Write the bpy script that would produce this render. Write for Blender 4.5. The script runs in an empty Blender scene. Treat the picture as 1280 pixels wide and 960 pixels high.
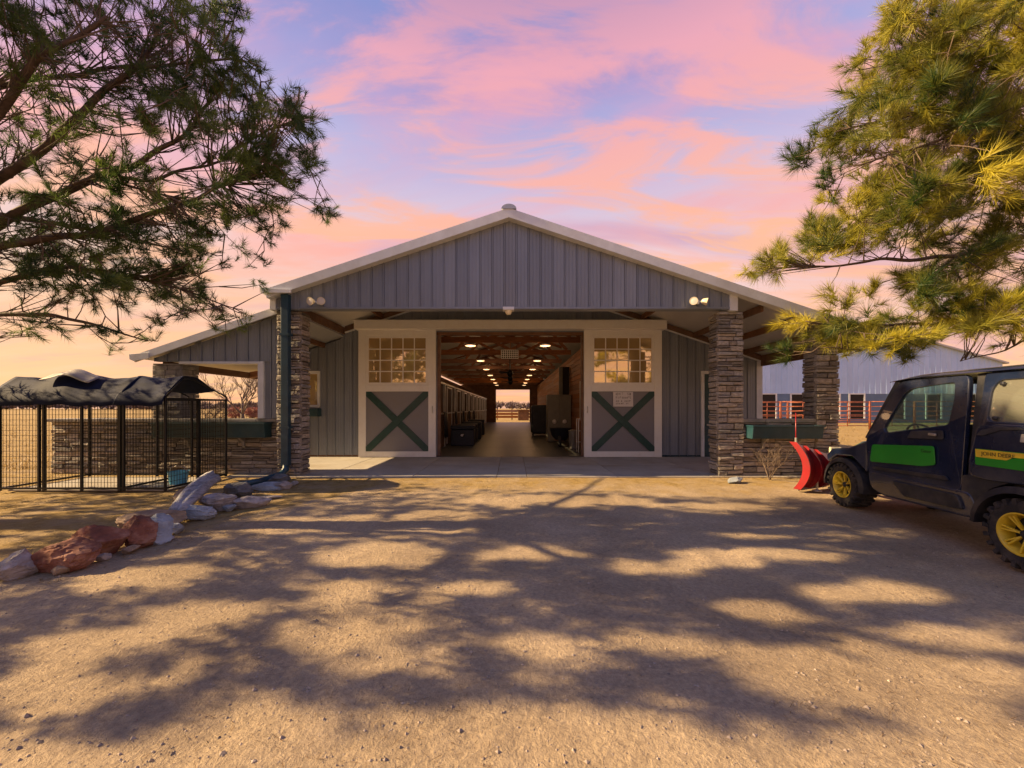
import bpy, math, random
from mathutils import Vector, Matrix, noise
import numpy as np

R = math.radians
random.seed(7)
rng = np.random.default_rng(7)
S = bpy.context.scene
COL = S.collection

# ------------------------------------------------------------------ camera
cam_d = bpy.data.cameras.new('camera')
cam = bpy.data.objects.new('camera', cam_d)
COL.objects.link(cam)
cam.location = (0, 0, 1.6)
cam.rotation_euler = (R(90), 0, 0)
cam_d.sensor_width = 36
cam_d.lens = 480 / 1280 * 36
cam_d.shift_y = 30 / 1280
cam_d.clip_end = 3000
S.camera = cam

# ------------------------------------------------------------------ light, sky, exposure
SUN_EL = 28.0
SUN_AZ = Vector((-1.0, -0.03, 0)).normalized()          # horizontal direction towards the sun
to_sun = Vector((SUN_AZ.x * math.cos(R(SUN_EL)), SUN_AZ.y * math.cos(R(SUN_EL)), math.sin(R(SUN_EL))))
sun_d = bpy.data.lights.new('sun', 'SUN')
sun_d.energy = 5.0
sun_d.angle = R(0.5)
sun_d.color = (1.0, 0.71, 0.37)
sun = bpy.data.objects.new('sun', sun_d)
COL.objects.link(sun)
sun.rotation_euler = to_sun.to_track_quat('Z', 'Y').to_euler()
sun.location = to_sun * 60
S.view_settings.view_transform = 'Standard'
S.view_settings.look = 'None'
S.view_settings.gamma = 1
S.view_settings.use_curve_mapping = False
S.view_settings.exposure = 1.3


def srgb(r, g, b):
    f = lambda c: (c / 255 / 12.92) if c / 255 <= .04045 else ((c / 255 + .055) / 1.055) ** 2.4
    return (f(r), f(g), f(b), 1)


def ramp(nt, stops, interp='LINEAR'):
    n = nt.nodes.new('ShaderNodeValToRGB')
    n.color_ramp.interpolation = interp
    e = n.color_ramp.elements
    while len(e) < len(stops):
        e.new(0.5)
    for el, (p, c) in zip(e, stops):
        el.position = p
        el.color = c if len(c) == 4 else (*c, 1)
    return n


def build_world():
    w = bpy.data.worlds.new('World')
    S.world = w
    w.use_nodes = True
    nt = w.node_tree
    nt.nodes.clear()
    L = nt.links.new
    N = nt.nodes.new
    out = N('ShaderNodeOutputWorld')
    sky = N('ShaderNodeTexSky')
    sky.sky_type = 'NISHITA'
    sky.sun_disc = False
    sky.sun_elevation = R(SUN_EL)
    sky.sun_rotation = math.atan2(SUN_AZ.x, SUN_AZ.y)
    bg1 = N('ShaderNodeBackground')
    bg1.inputs['Strength'].default_value = 0.07
    L(sky.outputs[0], bg1.inputs['Color'])
    tc = N('ShaderNodeTexCoord')
    sep = N('ShaderNodeSeparateXYZ')
    L(tc.outputs['Generated'], sep.inputs[0])

    def math_(op, a, b=None, clamp=False):
        m = N('ShaderNodeMath')
        m.operation = op
        m.use_clamp = clamp
        for i, v in enumerate((a, b)):
            if v is None:
                continue
            if isinstance(v, (int, float)):
                m.inputs[i].default_value = v
            else:
                L(v, m.inputs[i])
        return m.outputs[0]

    def mix(f, a, b):
        m = N('ShaderNodeMix')
        m.data_type = 'RGBA'
        if isinstance(f, float):
            m.inputs[0].default_value = f
        else:
            L(f, m.inputs[0])
        for i, v in ((6, a), (7, b)):
            if isinstance(v, tuple):
                m.inputs[i].default_value = v
            else:
                L(v, m.inputs[i])
        return m.outputs[2]
    z = sep.outputs['Z']
    zc = math_('MAXIMUM', z, 0.0)
    # clear-sky gradient with height
    g = ramp(nt, [(0.0, srgb(246, 172, 140)), (0.07, srgb(248, 186, 150)), (0.2, srgb(250, 208, 182)),
                  (0.34, srgb(236, 210, 214)), (0.5, srgb(198, 186, 218)), (0.64, srgb(156, 160, 212)), (0.8, srgb(84, 122, 195)), (1.0, srgb(60, 112, 195))])
    L(zc, g.inputs[0])
    # the side of the sun (left) is yellower, the far side rosier
    side = math_('MULTIPLY_ADD', sep.outputs['X'], -0.5)
    side.node.inputs[2].default_value = 0.5
    low = math_('SUBTRACT', 1.0, math_('MULTIPLY', zc, 1.9), True)
    warm = math_('MULTIPLY', math_('MULTIPLY', side, side), low)
    base = mix(math_('MULTIPLY', warm, 0.8), g.outputs[0], srgb(255, 206, 128))
    cool = math_('MULTIPLY', math_('SUBTRACT', 1.0, side, True), 0.45)
    base = mix(math_('MULTIPLY', cool, low), base, srgb(222, 168, 190))
    # cloud plane coordinates
    zz = math_('ADD', zc, 0.16)
    comb = N('ShaderNodeCombineXYZ')
    L(math_('DIVIDE', sep.outputs['X'], zz), comb.inputs[0])
    L(math_('DIVIDE', sep.outputs['Y'], zz), comb.inputs[1])

    def cloud(scale, rot, loc, nscale, detail, rough, dist):
        mp = N('ShaderNodeMapping')
        mp.inputs['Scale'].default_value = scale
        mp.inputs['Rotation'].default_value = (0, 0, R(rot))
        mp.inputs['Location'].default_value = loc
        L(comb.outputs[0], mp.inputs[0])
        n = N('ShaderNodeTexNoise')
        n.inputs['Scale'].default_value = nscale
        n.inputs['Detail'].default_value = detail
        n.inputs['Roughness'].default_value = rough
        n.inputs['Distortion'].default_value = dist
        L(mp.outputs[0], n.inputs['Vector'])
        return n.outputs['Fac']
    c1 = cloud((0.55, 1.5, 1), -16, (0.35, 2.1, 0), 1.25, 10, 0.58, 0.8)
    c2 = cloud((0.8, 2.4, 1), -24, (4.2, 0.4, 3), 1.7, 11, 0.6, 1.0)
    c3 = cloud((0.5, 2.0, 1), -10, (8.1, 6.3, 1), 1.0, 7, 0.5, 0.5)
    m1 = ramp(nt, [(0.40, (0, 0, 0)), (0.68, (1, 1, 1))], 'EASE')
    L(c1, m1.inputs[0])
    m2 = ramp(nt, [(0.44, (0, 0, 0)), (0.62, (1, 1, 1))], 'EASE')
    L(c2, m2.inputs[0])
    m3 = ramp(nt, [(0.42, (0, 0, 0)), (0.72, (1, 1, 1))], 'EASE')
    L(c3, m3.inputs[0])
    pink = ramp(nt, [(0.0, srgb(255, 182, 120)), (0.22, srgb(255, 184, 142)), (0.42, srgb(250, 168, 158)), (0.64, srgb(226, 160, 190)), (0.82, srgb(110, 116, 176)), (1.0, srgb(66, 104, 180))])
    L(zc, pink.inputs[0])
    mauve = ramp(nt, [(0.0, srgb(230, 150, 130)), (0.3, srgb(206, 150, 172)), (0.6, srgb(180, 146, 192)), (0.82, srgb(90, 104, 170)), (1.0, srgb(60, 100, 178))])
    L(zc, mauve.inputs[0])
    c = mix(math_('MULTIPLY', m3.outputs[0], 0.75), base, mauve.outputs[0])
    c = mix(math_('MULTIPLY', m1.outputs[0], 0.9), c, pink.outputs[0])
    hi = ramp(nt, [(0.0, srgb(255, 194, 130)), (0.36, srgb(255, 186, 140)), (0.52, srgb(252, 176, 158)), (0.66, srgb(240, 166, 176)), (0.85, srgb(110, 116, 176)), (1.0, srgb(66, 104, 180))])
    L(zc, hi.inputs[0])
    c = mix(math_('MULTIPLY', m2.outputs[0], 0.88), c, hi.outputs[0])
    # unseen upper sky behind the camera is set dusk blue to cool the ambient
    away = math_('MULTIPLY', math_('SUBTRACT', 0.25, sep.outputs['Y']), 1.1, True)
    high = math_('MULTIPLY', math_('SUBTRACT', zc, 0.12), 3.6, True)
    c = mix(math_('MULTIPLY', math_('MULTIPLY', away, high), 0.85), c, srgb(100, 140, 200))
    bg2 = N('ShaderNodeBackground')
    bg2.inputs['Strength'].default_value = 0.46
    L(c, bg2.inputs['Color'])
    ms = N('ShaderNodeMixShader')
    ms.inputs[0].default_value = 0.9
    L(bg1.outputs[0], ms.inputs[1])
    L(bg2.outputs[0], ms.inputs[2])
    L(ms.outputs[0], out.inputs['Surface'])


build_world()

# ------------------------------------------------------------------ helpers


def mat(name, col, rough=0.7, metal=0.0, var=0.12, scale=3.0, bump=0.0, bscale=40.0, objvar=0.0, spec=0.5,
        col2=None, stretch=(1, 1, 1), coat=0.0, dirt=None, dirt_amt=0.0, dirt_scale=1.5):
    m = bpy.data.materials.new(name)
    m.use_nodes = True
    nt = m.node_tree
    N = nt.nodes.new
    L = nt.links.new
    p = nt.nodes['Principled BSDF']
    p.inputs['Roughness'].default_value = rough
    p.inputs['Metallic'].default_value = metal
    p.inputs['Specular IOR Level'].default_value = spec
    p.inputs['Coat Weight'].default_value = coat
    tc = N('ShaderNodeTexCoord')
    mp = N('ShaderNodeMapping')
    mp.inputs['Scale'].default_value = stretch
    L(tc.outputs['Object'], mp.inputs[0])
    vec = mp.outputs[0]
    if objvar:
        oi = N('ShaderNodeObjectInfo')
        ad = N('ShaderNodeVectorMath')
        ad.operation = 'MULTIPLY_ADD'
        L(oi.outputs['Random'], ad.inputs[0])
        ad.inputs[1].default_value = (37, 23, 11)
        L(vec, ad.inputs[2])
        vec = ad.outputs[0]
    n = N('ShaderNodeTexNoise')
    n.inputs['Scale'].default_value = scale
    n.inputs['Detail'].default_value = 7
    n.inputs['Roughness'].default_value = 0.62
    L(vec, n.inputs['Vector'])
    c2 = col2 if col2 else tuple(min(1, c * (1 + 2.2 * var)) for c in col)
    c1 = tuple(c * (1 - 2.0 * var) for c in col)
    rp = ramp(nt, [(0.28, c1), (0.5, col), (0.72, c2)])
    L(n.outputs['Fac'], rp.inputs[0])
    c = rp.outputs[0]
    if objvar:
        hv = N('ShaderNodeHueSaturation')
        mr = N('ShaderNodeMapRange')
        mr.inputs[3].default_value = 1 - objvar
        mr.inputs[4].default_value = 1 + objvar
        L(oi.outputs['Random'], mr.inputs[0])
        L(mr.outputs[0], hv.inputs['Value'])
        L(c, hv.inputs['Color'])
        mm = N('ShaderNodeMath')
        mm.operation = 'FRACT'
        m2 = N('ShaderNodeMath')
        m2.operation = 'MULTIPLY'
        m2.inputs[1].default_value = 17.31
        L(oi.outputs['Random'], m2.inputs[0])
        L(m2.outputs[0], mm.inputs[0])
        mr2 = N('ShaderNodeMapRange')
        mr2.inputs[3].default_value = 1 - objvar
        mr2.inputs[4].default_value = 1 + objvar * 1.3
        L(mm.outputs[0], mr2.inputs[0])
        L(mr2.outputs[0], hv.inputs['Saturation'])
        c = hv.outputs[0]
    if dirt:
        n3 = N('ShaderNodeTexNoise')
        n3.inputs['Scale'].default_value = dirt_scale
        n3.inputs['Detail'].default_value = 8
        n3.inputs['Roughness'].default_value = 0.7
        L(vec, n3.inputs['Vector'])
        r3 = ramp(nt, [(0.45, (0, 0, 0)), (0.75, (dirt_amt,) * 3)])
        L(n3.outputs['Fac'], r3.inputs[0])
        mx = N('ShaderNodeMix')
        mx.data_type = 'RGBA'
        L(r3.outputs[0], mx.inputs[0])
        L(c, mx.inputs[6])
        mx.inputs[7].default_value = (*dirt, 1)
        c = mx.outputs[2]
    L(c, p.inputs['Base Color'])
    if bump:
        n2 = N('ShaderNodeTexNoise')
        n2.inputs['Scale'].default_value = bscale
        n2.inputs['Detail'].default_value = 6
        L(vec, n2.inputs['Vector'])
        b = N('ShaderNodeBump')
        b.inputs['Strength'].default_value = bump
        b.inputs['Distance'].default_value = 0.02
        L(n2.outputs['Fac'], b.inputs['Height'])
        L(b.outputs[0], p.inputs['Normal'])
    return m


def emit_mat(name, col, strength):
    m = bpy.data.materials.new(name)
    m.use_nodes = True
    p = m.node_tree.nodes['Principled BSDF']
    p.inputs['Base Color'].default_value = (*col, 1)
    p.inputs['Emission Color'].default_value = (*col, 1)
    p.inputs['Emission Strength'].default_value = strength
    return m


def glass_mat(name, tint, mirror=0.3, alpha=0.3, rough=0.03, wav=0.0, refl=(1, 1, 1)):
    """window glass: part mirror, part see-through, part tinted diffuse"""
    m = bpy.data.materials.new(name)
    m.use_nodes = True
    nt = m.node_tree
    nt.nodes.clear()
    N = nt.nodes.new
    L = nt.links.new
    out = N('ShaderNodeOutputMaterial')
    gl = N('ShaderNodeBsdfGlossy')
    gl.inputs['Roughness'].default_value = rough
    gl.inputs['Color'].default_value = (*refl, 1)
    tr = N('ShaderNodeBsdfTransparent')
    tr.inputs[0].default_value = (*tint, 1)
    df = N('ShaderNodeBsdfDiffuse')
    df.inputs[0].default_value = (*[c * 0.72 for c in tint], 1)
    a = N('ShaderNodeMixShader')
    a.inputs[0].default_value = alpha
    L(df.outputs[0], a.inputs[1])
    L(tr.outputs[0], a.inputs[2])
    b = N('ShaderNodeMixShader')
    b.inputs[0].default_value = mirror
    L(a.outputs[0], b.inputs[1])
    L(gl.outputs[0], b.inputs[2])
    if wav:
        tc = N('ShaderNodeTexCoord')
        n = N('ShaderNodeTexNoise')
        n.inputs['Scale'].default_value = 1.6
        L(tc.outputs['Object'], n.inputs[0])
        bp = N('ShaderNodeBump')
        bp.inputs['Strength'].default_value = wav
        bp.inputs['Distance'].default_value = 0.05
        L(n.outputs['Fac'], bp.inputs['Height'])
        L(bp.outputs[0], gl.inputs['Normal'])
    L(b.outputs[0], out.inputs[0])
    return m


class MB:
    """collects polygons, then links them as one mesh object"""

    def __init__(s):
        s.v = []
        s.f = []

    def poly(s, pts):
        i = len(s.v)
        s.v += [tuple(p) for p in pts]
        s.f.append(tuple(range(i, i + len(pts))))
        return s

    def box(s, x0, x1, y0, y1, z0, z1, M=None):
        i = len(s.v)
        p = [(x0, y0, z0), (x1, y0, z0), (x1, y1, z0), (x0, y1, z0), (x0, y0, z1), (x1, y0, z1), (x1, y1, z1), (x0, y1, z1)]
        if M is not None:
            p = [tuple(M @ Vector(q)) for q in p]
        s.v += p
        s.f += [tuple(i + k for k in q) for q in ((0, 3, 2, 1), (4, 5, 6, 7), (0, 1, 5, 4), (1, 2, 6, 5), (2, 3, 7, 6), (3, 0, 4, 7))]
        return s

    def bar(s, a, b, w, h=None, up=(0, 0, 1)):
        """rectangular bar from a to b"""
        a, b = Vector(a), Vector(b)
        h = h or w
        d = (b - a).normalized()
        u = Vector(up)
        if abs(d.dot(u)) > 0.98:
            u = Vector((0, 1, 0))
        r = d.cross(u).normalized()
        u = r.cross(d)
        i = len(s.v)
        for q in (a, b):
            for (sx, sz) in ((-1, -1), (1, -1), (1, 1), (-1, 1)):
                s.v.append(tuple(q + r * (sx * w / 2) + u * (sz * h / 2)))
        s.f += [tuple(i + k for k in q) for q in ((0, 1, 2, 3), (7, 6, 5, 4), (0, 4, 5, 1), (1, 5, 6, 2), (2, 6, 7, 3), (3, 7, 4, 0))]
        return s

    def tube(s, pts, rad, n=8, cap=True):
        pts = [Vector(p) for p in pts]
        if not isinstance(rad, (list, tuple)):
            rad = [rad] * len(pts)
        rings = []
        ref = None
        for k, p in enumerate(pts):
            d = (pts[min(k + 1, len(pts) - 1)] - pts[max(k - 1, 0)])
            d = d.normalized() if d.length > 1e-9 else Vector((0, 0, 1))
            if ref is None:
                ref = Vector((0, 0, 1)) if abs(d.z) < 0.9 else Vector((1, 0, 0))
            r = d.cross(ref)
            if r.length < 1e-6:
                r = d.cross(Vector((0.3, 1, 0.2)))
            r.normalize()
            u = r.cross(d)
            ref = u
            i = len(s.v)
            for j in range(n):
                a = 2 * math.pi * j / n
                s.v.append(tuple(p + r * (math.cos(a) * rad[k]) + u * (math.sin(a) * rad[k])))
            rings.append(i)
        for a, b in zip(rings, rings[1:]):
            for j in range(n):
                s.f.append((a + j, a + (j + 1) % n, b + (j + 1) % n, b + j))
        if cap:
            s.f.append(tuple(rings[0] + j for j in reversed(range(n))))
            s.f.append(tuple(rings[-1] + j for j in range(n)))
        return s

    def prism(s, prof, axis, a0, a1):
        """closed profile extruded along an axis: 'x' takes (y,z), 'y' takes (x,z), 'z' takes (x,y)"""
        def P(p, a):
            return {'x': (a, p[0], p[1]), 'y': (p[0], a, p[1]), 'z': (p[0], p[1], a)}[axis]
        n = len(prof)
        i = len(s.v)
        s.v += [P(p, a0) for p in prof] + [P(p, a1) for p in prof]
        s.f.append(tuple(i + k for k in reversed(range(n))))
        s.f.append(tuple(i + n + k for k in range(n)))
        for k in range(n):
            s.f.append((i + k, i + (k + 1) % n, i + n + (k + 1) % n, i + n + k))
        return s

    def lathe(s, prof, M, n=32):
        """profile of (radius, height along local z), placed by matrix M"""
        i = len(s.v)
        m = len(prof)
        for k in range(n):
            a = 2 * math.pi * k / n
            for (r, h) in prof:
                s.v.append(tuple(M @ Vector((r * math.cos(a), r * math.sin(a), h))))
        for k in range(n):
            for j in range(m - 1):
                a, b = i + k * m + j, i + ((k + 1) % n) * m + j
                s.f.append((a, b, b + 1, a + 1))
        return s

    def build(s, name, m, parent=None, smooth=False, bevel=0.0, seg=2, angle=None, fix=True):
        me = bpy.data.meshes.new(name)
        me.from_pydata(s.v, [], s.f)
        if fix:
            import bmesh
            b = bmesh.new()
            b.from_mesh(me)
            bmesh.ops.recalc_face_normals(b, faces=b.faces)
            b.to_mesh(me)
            b.free()
        me.materials.append(m)
        if smooth:
            me.polygons.foreach_set('use_smooth', [True] * len(me.polygons))
            if angle:
                try:
                    me.set_sharp_from_angle(angle=R(angle))
                except Exception:
                    pass
        o = bpy.data.objects.new(name, me)
        COL.objects.link(o)
        if parent is not None:
            o.parent = parent
        if bevel:
            md = o.modifiers.new('Bevel', 'BEVEL')
            md.width = bevel
            md.segments = seg
            md.limit_method = 'ANGLE'
            md.angle_limit = R(40)
        return o


def thing(name, label, cat, loc=(0, 0, 0), rz=0.0, group=None):
    o = bpy.data.objects.new(name, None)
    o.empty_display_size = 0.2
    COL.objects.link(o)
    o.location = loc
    o.rotation_euler = (0, 0, rz)
    tag(o, label, cat, group)
    return o


def tag(o, label=None, cat=None, group=None, kind=None):
    for k, v in (('label', label), ('category', cat), ('group', group), ('kind', kind)):
        if v:
            o[k] = v
    return o


def structure(o):
    o['kind'] = 'structure'
    return o


def part(name, me, parent, loc=(0, 0, 0), rot=(0, 0, 0), sc=(1, 1, 1)):
    """a piece that shares its mesh with alike pieces"""
    o = bpy.data.objects.new(name, me)
    COL.objects.link(o)
    o.parent = parent
    o.location = loc
    o.rotation_euler = rot
    o.scale = sc
    return o


def copy_tree(o, parent=None):
    c = o.copy()
    COL.objects.link(c)
    if parent is not None:
        c.parent = parent
    for ch in list(o.children):
        copy_tree(ch, c)
    return c


def text(name, body, size, m, parent, loc, rot, align='CENTER'):
    cu = bpy.data.curves.new(name, 'FONT')
    cu.body = body
    cu.size = size
    cu.align_x = align
    cu.align_y = 'CENTER'
    cu.extrude = 0.0008
    cu.materials.append(m)
    t_ = bpy.data.objects.new(name, cu)
    COL.objects.link(t_)
    dg = bpy.context.evaluated_depsgraph_get()
    me = bpy.data.meshes.new_from_object(t_.evaluated_get(dg))
    bpy.data.objects.remove(t_)
    me.name = name
    o = bpy.data.objects.new(name, me)
    COL.objects.link(o)
    o.parent = parent
    o.location = loc
    o.rotation_euler = rot
    return o


# ------------------------------------------------------------------ materials
M = {}
M['siding'] = mat('siding', (0.215, 0.24, 0.29), 0.42, 0.15, var=0.05, scale=1.3, objvar=0.07, bump=0.06, bscale=9, dirt=(0.17, 0.16, 0.16), dirt_amt=0.35, stretch=(1, 1, .35))
M['white_metal'] = mat('white_metal', (0.66, 0.68, 0.72), 0.45, 0.0, var=0.05, scale=2, dirt=(0.4, 0.36, 0.3), dirt_amt=0.4)
M['white_paint'] = mat('white_paint', (0.80, 0.78, 0.74), 0.5, var=0.04, scale=3, bump=0.05, bscale=30, dirt=(0.45, 0.37, 0.28), dirt_amt=0.4, dirt_scale=3)
M['roof'] = mat('roof', (0.42, 0.43, 0.46), 0.4, 0.3, var=0.06, scale=1)
M['ceiling'] = mat('ceiling', (0.58, 0.56, 0.52), 0.45, 0.1, var=0.06, scale=1)
M['green'] = mat('green', (0.014, 0.055, 0.047), 0.5, var=0.15, scale=5, dirt=(0.09, 0.1, 0.08), dirt_amt=0.3)
M['teal'] = mat('teal', (0.012, 0.05, 0.066), 0.45, var=0.12, scale=4, dirt=(0.08, 0.11, 0.11), dirt_amt=0.4)
M['downspout'] = mat('downspout', (0.010, 0.045, 0.075), 0.4, var=0.12, scale=4, dirt=(0.06, 0.1, 0.11), dirt_amt=0.3)
M['door_grey'] = mat('door_grey', (0.22, 0.21, 0.225), 0.55, var=0.05, scale=2, dirt=(0.17, 0.14, 0.11), dirt_amt=0.5, dirt_scale=2)
M['stone'] = mat('stone', (0.27, 0.24, 0.21), 0.85, var=0.2, scale=4, bump=0.7, bscale=7, objvar=0.42, col2=(0.42, 0.37, 0.32))
M['mortar'] = mat('mortar', (0.045, 0.04, 0.037), 0.95, var=0.2, scale=10, bump=0.4)
M['cap_stone'] = mat('cap_stone', (0.25, 0.23, 0.21), 0.85, var=0.15, scale=4, bump=0.4, bscale=20, objvar=0.15)
M['concrete'] = mat('concrete', (0.40, 0.37, 0.33), 0.85, var=0.08, scale=1.2, bump=0.25, bscale=60, objvar=0.05, dirt=(0.25, 0.19, 0.12), dirt_amt=0.7, dirt_scale=0.8)
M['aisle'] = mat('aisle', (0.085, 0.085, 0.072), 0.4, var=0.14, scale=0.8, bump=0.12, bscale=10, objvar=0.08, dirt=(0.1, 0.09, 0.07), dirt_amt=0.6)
M['wood'] = mat('wood', (0.30, 0.115, 0.045), 0.65, var=0.2, scale=2, stretch=(1, 6, 6), bump=0.2, bscale=20, objvar=0.18)
M['timber'] = mat('timber', (0.17, 0.085, 0.045), 0.75, var=0.18, scale=3, bump=0.2, bscale=20, objvar=0.12)
M['black_metal'] = mat('black_metal', (0.012, 0.012, 0.014), 0.4, 0.4, var=0.15, scale=6)
M['wire'] = mat('wire', (0.016, 0.015, 0.015), 0.5, 0.3, var=0.1)
M['tarp'] = mat('tarp', (0.008, 0.014, 0.045), 0.75, var=0.25, scale=3, bump=0.25, bscale=5, spec=.12)
M['tarp_grey'] = mat('tarp_grey', (0.27, 0.25, 0.22), 0.6, var=0.15, scale=4, bump=0.2, bscale=8)
M['bucket'] = mat('bucket', (0.1, 0.38, 0.55), 0.4, var=0.06)
M['dark_navy'] = mat('dark_navy', (0.016, 0.02, 0.032), 0.6, var=0.2, scale=6)
M['cab_grey'] = mat('cab_grey', (0.16, 0.15, 0.12), 0.5, var=0.08, scale=3)
M['steel'] = mat('steel', (0.5, 0.48, 0.45), 0.35, 0.7, var=0.1)
M['lamp_glass'] = mat('lamp_glass', (0.75, 0.66, 0.45), 0.25, var=0.03)
M['glow'] = emit_mat('glow', (1.0, 0.60, 0.30), 1.1)
M['pane'] = glass_mat('pane', (0.95, 0.68, 0.32), mirror=0.55, alpha=0.05, wav=0.012, refl=(1, .82, .52))  # gold body and mirror tint paint in the reflection of sunlit trees
M['sign_white'] = mat('sign_white', (0.66, 0.62, 0.6), 0.6, var=0.03)
M['sign_ink'] = mat('sign_ink', (0.22, 0.19, 0.18), 0.7, var=0.1)
M['bark'] = mat('bark', (0.085, 0.055, 0.04), 0.9, var=0.28, scale=9, bump=0.8, bscale=16, stretch=(1, 1, 1))
M['dead_wood'] = mat('dead_wood', (0.30, 0.30, 0.32), 0.8, var=0.3, scale=3, bump=0.9, bscale=6, stretch=(7, 0.8, 7))
M['twig'] = mat('twig', (0.12, 0.085, 0.065), 0.9, var=0.2)
M['red_rock'] = mat('red_rock', (0.21, 0.075, 0.045), 0.88, var=0.3, scale=4.5, bump=1.0, bscale=9, col2=(0.40, 0.22, 0.15))
M['tan_rock'] = mat('tan_rock', (0.27, 0.19, 0.13), 0.88, var=0.28, scale=5, bump=0.7, bscale=6)
M['blue_rock'] = mat('blue_rock', (0.27, 0.30, 0.34), 0.8, var=0.24, scale=4.5, bump=0.8, bscale=6)
M['pale_rock'] = mat('pale_rock', (0.33, 0.29, 0.275), 0.85, var=0.28, scale=6, bump=0.7, bscale=8)
M['dark_rock'] = mat('dark_rock', (0.13, 0.13, 0.135), 0.85, var=0.25, scale=5, bump=0.7, bscale=8)
M['pebble'] = mat('pebble', (0.30, 0.24, 0.19), 0.9, var=0.35, scale=9)
M['rust_pipe'] = mat('rust_pipe', (0.46, 0.15, 0.07), 0.6, 0.2, var=0.2, scale=3)
M['arena_siding'] = mat('arena_siding', (0.42, 0.57, 0.86), 0.45, 0.05, var=0.05, scale=0.4, objvar=0.04)
M['arena_base'] = mat('arena_base', (0.10, 0.17, 0.30), 0.5, var=0.08, scale=0.4)
M['dark_inside'] = mat('dark_inside', (0.02, 0.014, 0.011), 0.9, var=0.1)
M['utv_body'] = mat('utv_body', (0.008, 0.015, 0.042), 0.22, var=0.15, scale=3, coat=0.4, dirt=(0.10, 0.095, 0.09), dirt_amt=0.4, dirt_scale=1.6, bump=0.08, bscale=3)
M['utv_trim'] = mat('utv_trim', (0.011, 0.013, 0.02), 0.6, var=0.2, scale=6, dirt=(0.11, 0.095, 0.08), dirt_amt=0.65, dirt_scale=2.5)
M['utv_green'] = mat('utv_green', (0.012, 0.26, 0.02), 0.35, var=0.06, scale=3, coat=0.3)
M['utv_yellow'] = mat('utv_yellow', (0.72, 0.52, 0.03), 0.42, var=0.07, scale=4, dirt=(0.3, 0.22, 0.1), dirt_amt=0.4, dirt_scale=9)
M['tyre'] = mat('tyre', (0.018, 0.018, 0.02), 0.85, var=0.2, scale=6, bump=0.3, bscale=25, dirt=(0.15, 0.12, 0.095), dirt_amt=0.55, dirt_scale=5)
M['plow_red'] = mat('plow_red', (0.24, 0.006, 0.010), 0.34, var=0.12, scale=3, coat=0.2, dirt=(0.12, 0.03, 0.03), dirt_amt=0.4, dirt_scale=4)
M['car_glass'] = glass_mat('car_glass', (0.62, 0.78, 0.74), mirror=0.10, alpha=0.92)
M['rear_glass'] = glass_mat('rear_glass', (0.70, 0.70, 0.60), mirror=0.2, alpha=0.75)
M['black_ink'] = mat('black_ink', (0.006, 0.006, 0.006), 0.6, var=0.1)
M['far_tree'] = mat('far_tree', (0.16, 0.12, 0.12), 0.95, var=0.25, scale=0.6)
M['rust_shrub'] = mat('rust_shrub', (0.33, 0.14, 0.1), 0.95, var=0.25, scale=2)


def needle_mat(name, dark, light):
    m = bpy.data.materials.new(name)
    m.use_nodes = True
    nt = m.node_tree
    nt.nodes.clear()
    N = nt.nodes.new
    L = nt.links.new
    out = N('ShaderNodeOutputMaterial')
    at = N('ShaderNodeAttribute')
    at.attribute_name = 'tone'
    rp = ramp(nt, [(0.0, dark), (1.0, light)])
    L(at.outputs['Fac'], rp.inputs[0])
    d = N('ShaderNodeBsdfPrincipled')
    d.inputs['Roughness'].default_value = 0.5
    L(rp.outputs[0], d.inputs['Base Color'])
    t = N('ShaderNodeBsdfTranslucent')
    L(rp.outputs[0], t.inputs[0])
    mx = N('ShaderNodeMixShader')
    mx.inputs[0].default_value = 0.42
    L(d.outputs[0], mx.inputs[1])
    L(t.outputs[0], mx.inputs[2])
    L(mx.outputs[0], out.inputs[0])
    return m


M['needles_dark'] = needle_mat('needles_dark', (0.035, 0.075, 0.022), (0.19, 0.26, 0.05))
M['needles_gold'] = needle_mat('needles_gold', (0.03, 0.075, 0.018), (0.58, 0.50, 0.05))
M['litter'] = needle_mat('litter', (0.08, 0.045, 0.022), (0.28, 0.17, 0.08))
M['straw'] = needle_mat('straw', (0.20, 0.13, 0.05), (0.46, 0.33, 0.13))


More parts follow.
